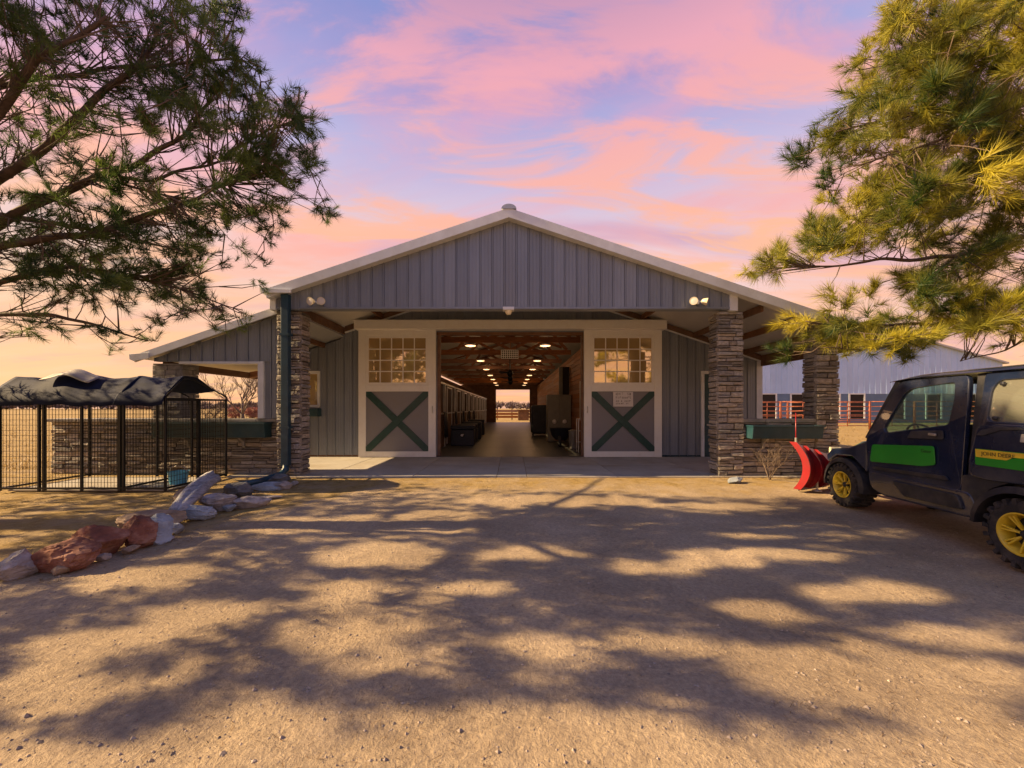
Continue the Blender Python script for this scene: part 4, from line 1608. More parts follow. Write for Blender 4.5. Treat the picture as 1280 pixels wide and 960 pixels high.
def tri_object(name, V, tone, m, parent, attr='tone'):
    me = bpy.data.meshes.new(name)
    n = len(V)
    me.vertices.add(n)
    me.vertices.foreach_set('co', V.astype(np.float32).ravel())
    me.loops.add(n)
    me.loops.foreach_set('vertex_index', np.arange(n, dtype=np.int32))
    me.polygons.add(n // 3)
    me.polygons.foreach_set('loop_start', np.arange(0, n, 3, dtype=np.int32))
    me.polygons.foreach_set('loop_total', np.full(n // 3, 3, dtype=np.int32))
    at = me.attributes.new(attr, 'FLOAT', 'POINT')
    at.data.foreach_set('value', tone.astype(np.float32))
    me.update()
    me.materials.append(m)
    o = bpy.data.objects.new(name, me)
    COL.objects.link(o)
    if parent is not None:
        o.parent = parent
    return o


def smooth_line(pts, n=6):
    out = []
    P = [Vector(p) for p in pts]
    for i in range(len(P) - 1):
        a, b = P[i], P[i + 1]
        p0 = P[i - 1] if i else a - (b - a)
        p3 = P[i + 2] if i + 2 < len(P) else b + (b - a)
        for k in range(n):
            t = k / n
            out.append(0.5 * ((2 * a) + (b - p0) * t + (2 * p0 - 5 * a + 4 * b - p3) * t * t + (3 * a - p0 - 3 * b + p3) * t ** 3))
    out.append(P[-1])
    return out


def pine(label, base, height, limbs, spots, n_per, length, width, mname, seed, extra_spots=(), n_extra=26, trunk_r=.26):
    t = thing('pine_tree', label, 'pine tree', base)
    bo = Vector(base)
    rr = random.Random(seed)
    tp = [Vector((.08 * math.sin(k * .9), .06 * math.cos(k * .7), height * k / 10)) for k in range(11)]
    tp[0].z = -.1
    MB().tube(tp, [trunk_r * (1 - .085 * k) for k in range(11)], 14).build('trunk', M['bark'], t, smooth=True)
    lines = []
    for (pts, r0, r1) in limbs:
        L_ = smooth_line(pts, 6)
        # crookedness
        L_ = [p + Vector((noise.noise(p * 1.7), noise.noise(p * 1.7 + Vector((9, 0, 0))), noise.noise(p * 1.7 + Vector((0, 9, 0))))) * .07 for p in L_]
        k = len(L_) - 1
        rad = [r0 + (r1 - r0) * (i / k) for i in range(k + 1)]
        MB().tube([p - bo for p in L_], [q * .8 for q in rad], 8).build('branch', M['bark'], t, smooth=True)
        lines += [(p, r) for p, r in zip(L_, rad)]
    LP = np.array([tuple(p) for p, _ in lines])
    tw = MB()
    made = []
    out = []
    for (p, tone, sz, r) in spots:
        P = np.array(p)
        d2 = ((LP - P) ** 2).sum(1)
        # grow from limb wood further in towards the trunk
        j = int(np.argmin(d2))
        q = Vector(LP[max(0, j - rr.randint(1, 5))]) if j > 3 else Vector(LP[j])
        if made and rr.random() < .75:
            MP = np.array(made[-400:])
            e2 = ((MP - P) ** 2).sum(1)
            k = int(np.argmin(e2))
            if e2[k] < d2[j] * .8 and e2[k] > .02:
                q = Vector(MP[k])
        v = Vector(p)
        dirv = (v - q)
        if dirv.length < .05:
            dirv = Vector((rr.uniform(-1, 1), rr.uniform(-1, 1), .3))
        L0 = dirv.length
        mid = q.lerp(v, .5) + Vector((rr.uniform(-.1, .1), rr.uniform(-.1, .1), rr.uniform(-.12, .04))) * min(1, L0)
        q2 = q.lerp(mid, .8)
        if L0 < 1.6 and rr.random() < .6:
            tw.tube([q - bo, mid - bo, v - bo], [.007 + .004 * min(L0, 1.5), .006, .004], 4, cap=False)
            made.append(tuple(mid))
        d = (v - mid).normalized()
        d = (d + Vector((0, 0, .25)) + Vector((rr.uniform(-.4, .4), rr.uniform(-.4, .4), rr.uniform(-.3, .4)))).normalized()
        if isinstance(r, tuple):
            d = (d * .35 + Vector(r)).normalized()
        if sz > 0:
            out.append((tuple(v - bo), tuple(d), tone, sz))
    o = tw.build('twigs', M['twig'], t, smooth=True, fix=False)
    o['kind'] = 'stuff'
    V, tone = needles(out, n_per, length, width, seed, .58)
    if len(extra_spots):
        ex = [(tuple(Vector(p) - bo), d, tn, sz) for p, d, tn, sz in extra_spots]
        V2, t2_ = needles(ex, n_extra, length * 1.25, width * 2.6, seed + 1)
        V = np.vstack((V, V2))
        tone = np.concatenate((tone, t2_))
    tri_object('crown', V, tone, M[mname], t)
    return t


def blob_spots(blobs, per_m2, rr, tone_f, Yr, size=(.8, 1.2)):
    out = []
    for b in blobs:
        px, py, rx, ry = b[:4]
        dens = b[4] if len(b) > 4 else 1.0
        Y0 = b[5] if len(b) > 5 else rr.uniform(*Yr)
        sc = 480 / Y0
        n = max(2, round(math.pi * rx * ry / sc ** 2 * per_m2 * dens))
        for k in range(n):
            a = rr.uniform(0, 2 * math.pi)
            r = math.sqrt(rr.random())
            Y = Y0 + rr.gauss(0, .45)
            p = photo(px + rx * r * math.cos(a), py + ry * r * math.sin(a), Y0)
            p.y = Y
            out.append((tuple(p), tone_f(rr, p), rr.uniform(*size), 0))
    return out


def clump_spots(blobs, per_m2, rr, tone_f, Yr, size=(.8, 1.2), clump=.17, each=8):
    """tufts gathered into brush-like clumps at the twig ends"""
    out = []
    for c in blob_spots(blobs, per_m2 / each, rr, tone_f, Yr, size):
        P = Vector(c[0])
        axis = Vector((rr.gauss(0, .5), rr.gauss(0, .5), rr.gauss(.35, .4))).normalized()
        for k in range(max(3, int(rr.gauss(each, 2)))):
            v = Vector((rr.gauss(0, 1), rr.gauss(0, 1), rr.gauss(0, 1))) * clump * .55
            v += axis * rr.uniform(-.5, 1) * clump
            d = (v.normalized() * .8 + axis * .7).normalized()
            out.append((tuple(P + v), min(1, max(0, c[1] + rr.gauss(0, .07))), c[2] * rr.uniform(.85, 1.15), tuple(d)))
    return out


# left pine: trunk out of frame at the left, limbs reaching over the drive
rr = random.Random(5)
LB = (-8.4, 5.2, 0)
T0 = lambda z: (LB[0], LB[1], z)
limbsL = [
    ([T0(2.9), photo(-60, 262, 4.9), photo(0, 224, 4.8), photo(62, 178, 4.8), photo(125, 115, 4.9), photo(170, 89, 5.0), photo(197, 40, 5.1)], .085, .028),
    ([T0(2.6), photo(-60, 320, 5.0), photo(0, 280, 5.0), photo(66, 243, 5.0), photo(131, 220, 5.1), photo(184, 197, 5.2), photo(230, 168, 5.3), photo(269, 125, 5.4)], .085, .02),
    ([T0(2.5), photo(-40, 335, 4.7), photo(43, 299, 4.7), photo(108, 293, 4.8), photo(184, 266, 5.0), photo(249, 253, 5.2), photo(279, 233, 5.3), photo(340, 215, 5.4)], .07, .014),
    ([T0(2.3), photo(-40, 372, 5.3), photo(33, 343, 5.3), photo(90, 335, 5.3), photo(150, 345, 5.4), photo(230, 362, 5.5), photo(305, 385, 5.6)], .055, .008),
    ([T0(2.2), photo(-40, 402, 5.0), photo(49, 394, 5.0), photo(98, 404, 5.1), photo(148, 416, 5.2), photo(185, 425, 5.3)], .05, .008),
    ([T0(3.6), photo(-40, 190, 4.4), photo(30, 92, 4.3), photo(70, 60, 4.3), photo(130, 20, 4.4)], .075, .02),
    ([photo(131, 220, 5.1), photo(200, 222, 5.3), photo(260, 205, 5.5), photo(330, 170, 5.6), photo(372, 150, 5.7)], .03, .010),
    ([photo(66, 243, 5.0), photo(110, 225, 4.8), photo(170, 235, 4.8), photo(225, 248, 4.9)], .03, .012),
    ([photo(170, 89, 5.0), photo(230, 80, 5.2), photo(290, 75, 5.4), photo(330, 92, 5.5)], .028, .010),
    ([T0(4.6), (-6.6, 3.9, 5.6), (-4.6, 3.4, 6.5), (-3.0, 3.1, 7.0)], .08, .02),
    ([T0(4.2), (-7.4, 3.5, 4.4), (-6.6, 2.2, 4.7)], .07, .02),
    ([T0(4.4), (-8.0, 7.0, 4.9), (-7.6, 8.8, 5.2)], .07, .02),
    ([T0(3.8), (-10.2, 5.0, 4.4), (-12.0, 4.8, 4.7)], .07, .02),
    ([T0(5.6), (-7.0, 5.6, 6.4), (-5.2, 6.0, 7.0)], .06, .02),
]
blobsL = [(230, 88, 75, 42, 1.3), (285, 85, 32, 42, 1.4), (338, 88, 14, 17, 1.6), (330, 115, 20, 16, 1.1), (375, 150, 26, 20, 1.7), (385, 175, 16, 22, 1.4),
          (345, 185, 32, 28, 1.1), (300, 205, 45, 38, 1.0), (352, 240, 30, 38, 1.2), (378, 215, 14, 24, 1.3), (250, 155, 52, 38, .7), (180, 112, 48, 36, .9), (100, 108, 55, 40, .8), (55, 72, 55, 26, 1.1),
          (14, 130, 16, 30, 1.2), (130, 178, 55, 38, .55), (200, 225, 60, 32, .65), (275, 282, 45, 32, 1.1), (335, 280, 26, 20, .8), (200, 292, 60, 34, 1.1),
          (120, 268, 60, 36, .8), (45, 250, 40, 48, .7), (50, 322, 50, 26, .9), (130, 332, 50, 26, 1.1), (210, 332, 48, 26, 1.2), (165, 362, 55, 18, 1.2),
          (228, 368, 38, 14, 1.0), (105, 368, 55, 20, .8), (290, 384, 24, 9, .9), (250, 395, 22, 8, .7), (35, 362, 36, 16, .5), (60, 416, 38, 10, .4), (120, 424, 40, 10, .45), (165, 412, 32, 10, .6),
          (15, 300, 22, 40, .7), (60, 20, 70, 26, 1.2), (180, 30, 70, 26, 1.2), (270, 30, 40, 24, 1.2), (230, 400, 30, 8, .4), (300, 330, 16, 8, .4), (90, 200, 40, 26, .45), (40, 190, 30, 24, .4), (310, 140, 32, 22, .8)]
spL = clump_spots(blobsL, 190, rr, lambda r_, p: min(1, max(0, r_.gauss(.36, .24))), (4.7, 5.6), (.7, 1.15), .13, 6)


# gaps in the left crown: where sun reaches the drive (x, y, half sizes, metres)
def sun_patch(px, py, rx, ry):
    Y = 768 / (py - 510)
    return ((px - 640) / 480 * Y, Y, rx / 480 * Y, (768 / (py - ry - 510) - 768 / (py + ry - 510)) / 2)


GAPS = [sun_patch(*q) for q in ((550, 648, 70, 13), (480, 690, 66, 15), (430, 736, 50, 9), (408, 792, 62, 14), (365, 655, 36, 9), (435, 650, 22, 8), (660, 690, 60, 7), (700, 812, 36, 8), (815, 806, 44, 7),
                                  (950, 762, 50, 11), (910, 694, 60, 9), (1000, 690, 50, 7), (1020, 664, 110, 10), (890, 632, 80, 6), (1090, 738, 95, 11), (830, 706, 66, 7), (690, 625, 120, 6), (780, 655, 70, 6),
                                  (600, 735, 40, 7), (250, 760, 60, 12), (120, 800, 70, 14), (60, 860, 80, 22), (1075, 838, 175, 36), (1180, 790, 60, 9), (620, 905, 120, 20), (800, 912, 60, 12), (300, 905, 70, 12), (180, 720, 80, 12), (60, 700, 60, 10))]
SHX = math.cos(R(SUN_EL)) / math.sin(R(SUN_EL))


def crown_fill(center, n, rad, zr, rr, keep, gaps=()):
    out = []
    while len(out) < n:
        f = rr.random() ** 1.25
        z = zr[0] + (zr[1] - zr[0]) * f
        rmax = rad * (1.0 if f < .3 else 1.0 - (f - .3) / .7 * .7)
        a = rr.uniform(0, 2 * math.pi)
        r = rmax * rr.random() ** .42
        p = Vector((center[0] + r * math.cos(a), center[1] - .35 + .82 * r * math.sin(a), z))
        if noise.noise(p * .6 + Vector((3, 1, 8))) < -.28:
            continue
        gx, gy = p.x + z * SHX, p.y + z * SHX * .03
        wob = 1 + .45 * noise.noise((gx * 1.6, gy * 1.6, 0)) + .3 * noise.noise((gx * 4, gy * 4, 7))
        if gaps and gy < 1.95 + .3 * noise.noise((gx * 1.1, 3, 1)):
            continue
        if any(((gx - g[0]) / (g[2] + .12)) ** 2 + ((gy - g[1]) / (g[3] + .08)) ** 2 < wob for g in gaps):
            continue
        if not keep(p):
            continue
        d = Vector((math.cos(a), math.sin(a), .5)).normalized()
        out.append((tuple(p), tuple(d), min(1, max(0, rr.gauss(.35, .2))), rr.uniform(.8, 1.3)))
    return out


def out_of_frame_left(p):
    if p.y < .3:
        return True
    u, w = p.x / p.y, (p.z - 1.6) / p.y
    return u < -1.40 or w > 1.12


exL = crown_fill(LB, 6400, 5.4, (2.2, 8.4), rr, out_of_frame_left, GAPS)
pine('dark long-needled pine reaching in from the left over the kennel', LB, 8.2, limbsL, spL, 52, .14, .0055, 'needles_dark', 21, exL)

# right pine: gold in the low sun
rr = random.Random(9)
RB = (10.6, 7.2, 0)
T1 = lambda z: (RB[0], RB[1], z)
limbsR = [
    ([T1(3.2), photo(1300, 300, 6.6), photo(1197, 318, 6.4), photo(1128, 326, 6.3), photo(1075, 327, 6.2), photo(1019, 334, 6.1), photo(972, 330, 6.0)], .06, .008),
    ([T1(5.2), photo(1290, 66, 6.2), photo(1237, 68, 6.1), photo(1175, 71, 6.0), photo(1110, 80, 6.0)], .05, .012),
    ([T1(4.6), photo(1290, 130, 6.2), photo(1178, 140, 6.0), photo(1103, 152, 5.9), photo(1040, 165, 5.9)], .05, .010),
    ([T1(4.2), photo(1290, 160, 6.0), photo(1162, 177, 5.8), photo(1066, 209, 5.8)], .045, .010),
    ([T1(3.8), photo(1290, 215, 6.6), photo(1200, 235, 6.5), photo(1120, 255, 6.5), photo(1050, 290, 6.4)], .05, .010),
    ([T1(2.6), photo(1300, 405, 6.8), photo(1221, 406, 6.6), photo(1132, 405, 6.5), photo(1043, 407, 6.4), photo(1005, 400, 6.4)], .055, .010),
    ([T1(2.4), photo(1310, 420, 6.3), photo(1240, 440, 6.2), photo(1205, 452, 6.2)], .03, .006),
    ([photo(1221, 406, 6.6), photo(1150, 425, 6.3), photo(1080, 435, 6.2), photo(1030, 435, 6.1)], .025, .008),
    ([photo(1197, 318, 6.4), photo(1160, 345, 6.2), photo(1110, 362, 6.1)], .022, .007),
    ([T1(6.0), (9.6, 6.0, 6.6), (7.4, 5.4, 7.4)], .06, .02),
]
blobsR = [(1078, 72, 18, 18, 1.1), (1102, 95, 22, 22), (1140, 78, 36, 26), (1195, 92, 45, 36, 1.1), (1250, 88, 38, 45, 1.1), (1132, 128, 36, 22), (1100, 150, 26, 18), (1032, 163, 22, 15, 1.2),
          (1060, 150, 18, 13), (1052, 184, 18, 10), (1056, 210, 14, 11), (1092, 225, 22, 17), (1112, 238, 24, 16), (1150, 198, 36, 30), (1200, 168, 52, 44), (1252, 160, 36, 52), (1190, 238, 45, 30),
          (1260, 222, 36, 34, .6), (1120, 268, 26, 18), (1070, 262, 16, 9), (1090, 290, 36, 13), (1040, 290, 26, 11), (1020, 292, 11, 9), (970, 325, 13, 13, 1.4), (1000, 320, 14, 12, 1.3), (1045, 302, 22, 13),
          (1150, 268, 42, 20), (1230, 288, 45, 26, .9), (1262, 330, 36, 26), (1205, 345, 40, 22), (1012, 400, 15, 11, 1.3), (1045, 410, 24, 14, 1.2), (1025, 428, 20, 15, 1.2), (1075, 428, 26, 15), (1110, 418, 26, 13),
          (1150, 398, 36, 20), (1168, 428, 28, 12), (1200, 380, 44, 24), (1252, 372, 34, 26), (1240, 412, 34, 11, .8), (1110, 368, 24, 11, .7), (1135, 346, 20, 8, .7), (1150, 30, 60, 24), (1230, 30, 50, 26)]
spR = clump_spots(blobsR, 175, rr, lambda r_, p: min(1, max(0, r_.gauss(.42, .28))), (5.8, 6.8), (.85, 1.3), .19, 9)


def out_of_frame_right(p):
    u, w = p.x / p.y, (p.z - 1.6) / p.y
    return u > 1.38 or w > 1.12


exR = crown_fill(RB, 1800, 4.2, (2.4, 8.0), rr, out_of_frame_right)
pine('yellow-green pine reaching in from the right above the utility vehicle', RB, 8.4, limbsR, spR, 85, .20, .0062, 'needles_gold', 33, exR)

# ------------------------------------------------------------------ bare shrub at the right wall, bare tree in the field


def bare_plant(o, base, h, spread, n0, seed, levels=3, r0=.02, m='twig', name='stem'):
    rr = random.Random(seed)
    mb = MB()

    def grow(p, d, L_, r, lv):
        pts = [p]
        q = p.copy()
        dd = d.copy()
        for k in range(4):
            dd = (dd + Vector((rr.uniform(-.25, .25), rr.uniform(-.25, .25), rr.uniform(-.1, .18)))).normalized()
            q = q + dd * (L_ / 4)
            pts.append(q.copy())
        mb.tube(pts, [r * (1 - .15 * k) for k in range(5)], 5, cap=False)
        if lv > 0:
            for k in range(rr.randint(3, 4)):
                b = pts[rr.randint(2, 4)]
                nd = (dd + Vector((rr.uniform(-1, 1), rr.uniform(-1, 1), rr.uniform(-.3, .6))) * .8).normalized()
                grow(b, nd, L_ * rr.uniform(.5, .75), r * .55, lv - 1)
    for k in range(n0):
        a = rr.uniform(0, 6.28)
        d = Vector((math.cos(a) * spread, math.sin(a) * spread, 1)).normalized()
        grow(Vector((0, 0, -.02)), d, h * rr.uniform(.4, .55), r0, levels)
    return mb.build(name, M[m], o, smooth=True, fix=False)


sh = thing('bare_shrub', 'leafless twiggy shrub in front of the right stone wall', 'shrub', (5.75, YP - .35, 0))
bare_plant(sh, None, 1.0, .7, 8, 4, 3, .011)
bt = thing('bare_tree', 'small leafless tree in the field behind the stone wall', 'tree', (-17.2, 24.5, 0))
mbt = MB().tube([(0, 0, -.1), (.05, 0, .7), (-.1, .1, 1.3)], [.16, .13, .10], 8).build('trunk', M['bark'], bt, smooth=True)
cr = bare_plant(bt, None, 3.4, .95, 7, 12, 4, .055, 'twig', 'crown')
cr.location = (-.1, .1, 1.2)
bt2 = thing('bare_bush', 'grey leafless bush left of the bare tree in the field', 'bush', (-21.5, 27, 0))
bare_plant(bt2, None, 2.6, 1.0, 9, 17, 4, .035)
for k, (xx, yy, lb) in enumerate(((-42.5, 59, 'rusty round shrub in the far field, the left of two'), (-40.2, 59.5, 'rusty round shrub in the far field, the right of two'))):
    s_ = thing('field_shrub', lb, 'shrub', (xx, yy, 0), group='rusty shrubs in the far field')
    sp = []
    r_ = random.Random(k)
    for i in range(160):
        v = Vector((r_.gauss(0, 1), r_.gauss(0, 1), r_.gauss(0, 1))).normalized() * r_.uniform(.5, 1)
        sp.append(((v.x * 1.1, v.y * 1.1, .85 + v.z * .8), tuple(v), .5, 1.2))
    V, tn = needles(sp, 14, .4, .05, k)
    tri_object('crown', V, tn, M['rust_shrub'], s_)
    MB().tube([(0, 0, -.1), (0, 0, .8)], [.1, .05], 6).build('stem', M['twig'], s_)

# far treeline and low hills
tl = []
r_ = random.Random(2)
for k in range(900):
    xx = r_.uniform(-330, 330)
    yy = r_.uniform(215, 260)
    h_ = 2.5 + 3.0 * max(0, noise.noise((xx * .02, 0, 4)) + .35) + r_.uniform(0, 1)
    for i in range(3):
        tl.append(((xx + r_.gauss(0, 2), yy, r_.uniform(.3, 1) * h_), (0, 0, 1), .5, 1.0))
V, tn = needles(tl, 14, 2.6, .7, 8)
o = tri_object('far_treeline', V, tn, M['far_tree'], None)
o['kind'] = 'stuff'
hl = MB()
n = 80
for i in range(n + 1):
    xx = -1400 + 2800 * i / n
    z = 9 + 10 * noise.noise((xx * .0016, 2, 1)) + 3 * noise.noise((xx * .006, 2, 1))
    hl.v += [(xx, 1000, -1), (xx, 1080, max(1, z)), (xx, 1300, max(1, z) * .7)]
for i in range(n):
    for j in range(2):
        a = i * 3 + j
        hl.f.append((a, a + 3, a + 4, a + 1))
M['hill'] = mat('hill', (0.34, 0.24, 0.2), .95, var=.12, scale=.01)
o = hl.build('hills', M['hill'], None, smooth=True)
structure(o)

# ------------------------------------------------------------------ riding arena behind at right
ar = thing('riding_arena', 'big pale blue metal arena building behind the right side of the barn', 'building', (36.75, 42, 0))
AW, AZ, AR = 16.9, 6.6, 11.2
az = lambda q: AR - (AR - AZ) * abs(q) / AW
pw = .6
x = -AW
openings = [(-9.4 - .0, 1.0), (-6.1, 1.0), (-.2, 1.6), (3.9, 1.6), (8.0, 1.6), (12.1, 1.6)]
while x < AW - .01:
    x1 = min(x + pw, AW)
    mb = MB()
    pts = [(x, 0), (x + .05, -.05), (x + .14, -.05), (x + .19, 0), (x1, 0)]
    for (a, b) in pts:
        mb.v += [(a, b, 3.15), (a, b, az(a) - .05)]
    for k in range(4):
        mb.f.append((2 * k, 2 * k + 2, 2 * k + 3, 2 * k + 1))
    mb.build('siding_panel', M['arena_siding'], ar, fix=False)
    x = x1
MB().prism([(-AW, 0), (AW, 0), (AW, AZ - .06), (0, AR - .06), (-AW, AZ - .06)], 'y', .01, .2).build('wall', M['arena_base'], ar)
MB().box(-AW, AW, .2, 45, 0, AZ - .2).build('body', M['arena_siding'], ar)
for sx in (-1, 1):
    MB().prism([(sx * (AW + .3), az(AW + .3) + .06), (0, AR + .06), (0, AR - .1), (sx * (AW + .3), az(AW + .3) - .1)], 'y', -.35, 45).build('roof_slope', M['roof'], ar)
for xx in (-16.3, -13.6, -9.45, -6.2, -2.5, 0.2, 4.6, 8.6, 12.4):
    f_ = MB().box(xx, xx + 1.5, -.012, .009, .4, 3.08).build('window', M['dark_inside'], ar)
    MB().box(xx - .16, xx - .001, -.07, .0, .4, 3.22).box(xx + 1.501, xx + 1.66, -.07, .0, .4, 3.22).box(xx, xx + 1.5, -.068, .0, 3.081, 3.22).build('window_frame', M['white_metal'], f_)


# rust-coloured pipe panels
def pipe_panel(label, x0, x1, y0, y1):
    p = thing('pipe_fence', label, 'fence', (x0, y0, 0), group='rusty pipe corral panels before the arena')
    for (xa, ya) in ((0, 0), (x1 - x0, y1 - y0)):
        MB().tube([(xa, ya, 0), (xa, ya, 2.1)], .045, 8).build('post', M['rust_pipe'], p, smooth=True)
    mx, my = (x1 - x0) / 2, (y1 - y0) / 2
    MB().tube([(mx, my, .25), (mx, my, 2.08)], .03, 8).build('upright', M['rust_pipe'], p, smooth=True)
    for k in range(6):
        z = .3 + .355 * k
        MB().tube([(0, 0, z), (x1 - x0, y1 - y0, z)], .03, 6).build('rail', M['rust_pipe'], p, smooth=True)


names = ('first', 'second', 'third', 'fourth', 'fifth', 'sixth', 'seventh', 'eighth')
for k in range(6):
    xa = 16.6 + 3.3 * k
    pipe_panel('rust-red pipe corral panel before the arena, %s from the barn' % names[k], xa, xa + 3.22, 28.4, 28.4)
for k in range(3):
    xa = 20.5 + 3.6 * k
    pipe_panel('rust-red corral panel in the back row, %s from the barn' % names[k], xa, xa + 3.5, 33.5, 33.5)

# ------------------------------------------------------------------ utility vehicle
UH = math.atan2(.38, 2.5)
ux, uy = 5.25 + .74 * math.cos(UH), 5.05 - .74 * math.sin(UH)
utv = thing('utility_vehicle', 'dark navy two-door utility vehicle with green stripe and yellow wheels', 'utility vehicle', (ux, uy, 0), -UH)
WB = 2.53


def up_(mb, name, m, parent=None, **k):
    """mesh in vehicle coordinates: x right, y = metres ahead of the rear axle, z up"""
    if parent is None:
        mb.v = [(v[0], v[1] - WB / 2, v[2]) for v in mb.v]
        return mb.build(name, M[m], utv, **k)
    mb.v = [(v[0], v[1] - WB / 2, v[2]) for v in mb.v]
    return mb.build(name, M[m], parent, **k)


def sx_(z):
    """half width of the cab side at height z: leans in above the belt line"""
    return .72 - max(0, z - 1.15) * .14


def side_plate(outer, inner=None, th=.04, side=-1, out=0.0):
    """plate on the cab side from (s, z) outline, with an optional window hole of as many points"""
    mb = MB()
    f = lambda p, o: (side * (sx_(p[1]) + out - o), p[0], p[1])
    n = len(outer)
    if inner is None:
        mb.v += [f(p, 0) for p in outer] + [f(p, th) for p in outer]
        mb.f.append(tuple(range(n)))
        mb.f.append(tuple(range(2 * n - 1, n - 1, -1)))
        for k in range(n):
            mb.f.append((k, (k + 1) % n, n + (k + 1) % n, n + k))
    else:
        mb.v += [f(p, 0) for p in outer] + [f(p, 0) for p in inner] + [f(p, th) for p in outer] + [f(p, th) for p in inner]
        for k in range(n):
            j = (k + 1) % n
            mb.f.append((k, j, n + j, n + k))
            mb.f.append((2 * n + k, 3 * n + k, 3 * n + j, 2 * n + j))
            mb.f.append((k, 2 * n + k, 2 * n + j, j))
            mb.f.append((n + k, n + j, 3 * n + j, 3 * n + k))
    return mb


def round_poly(pts, r=.05, n=4):
    out = []
    k = len(pts)
    for i in range(k):
        p = Vector((*pts[i], 0))
        a = Vector((*pts[i - 1], 0)) - p
        b = Vector((*pts[(i + 1) % k], 0)) - p
        q = min(r, a.length * .45, b.length * .45)
        pa, pb = p + a.normalized() * q, p + b.normalized() * q
        for t in range(n + 1):
            t /= n
            v = pa * (1 - t) ** 2 + p * 2 * t * (1 - t) + pb * t * t
            out.append((v.x, v.y))
    return out


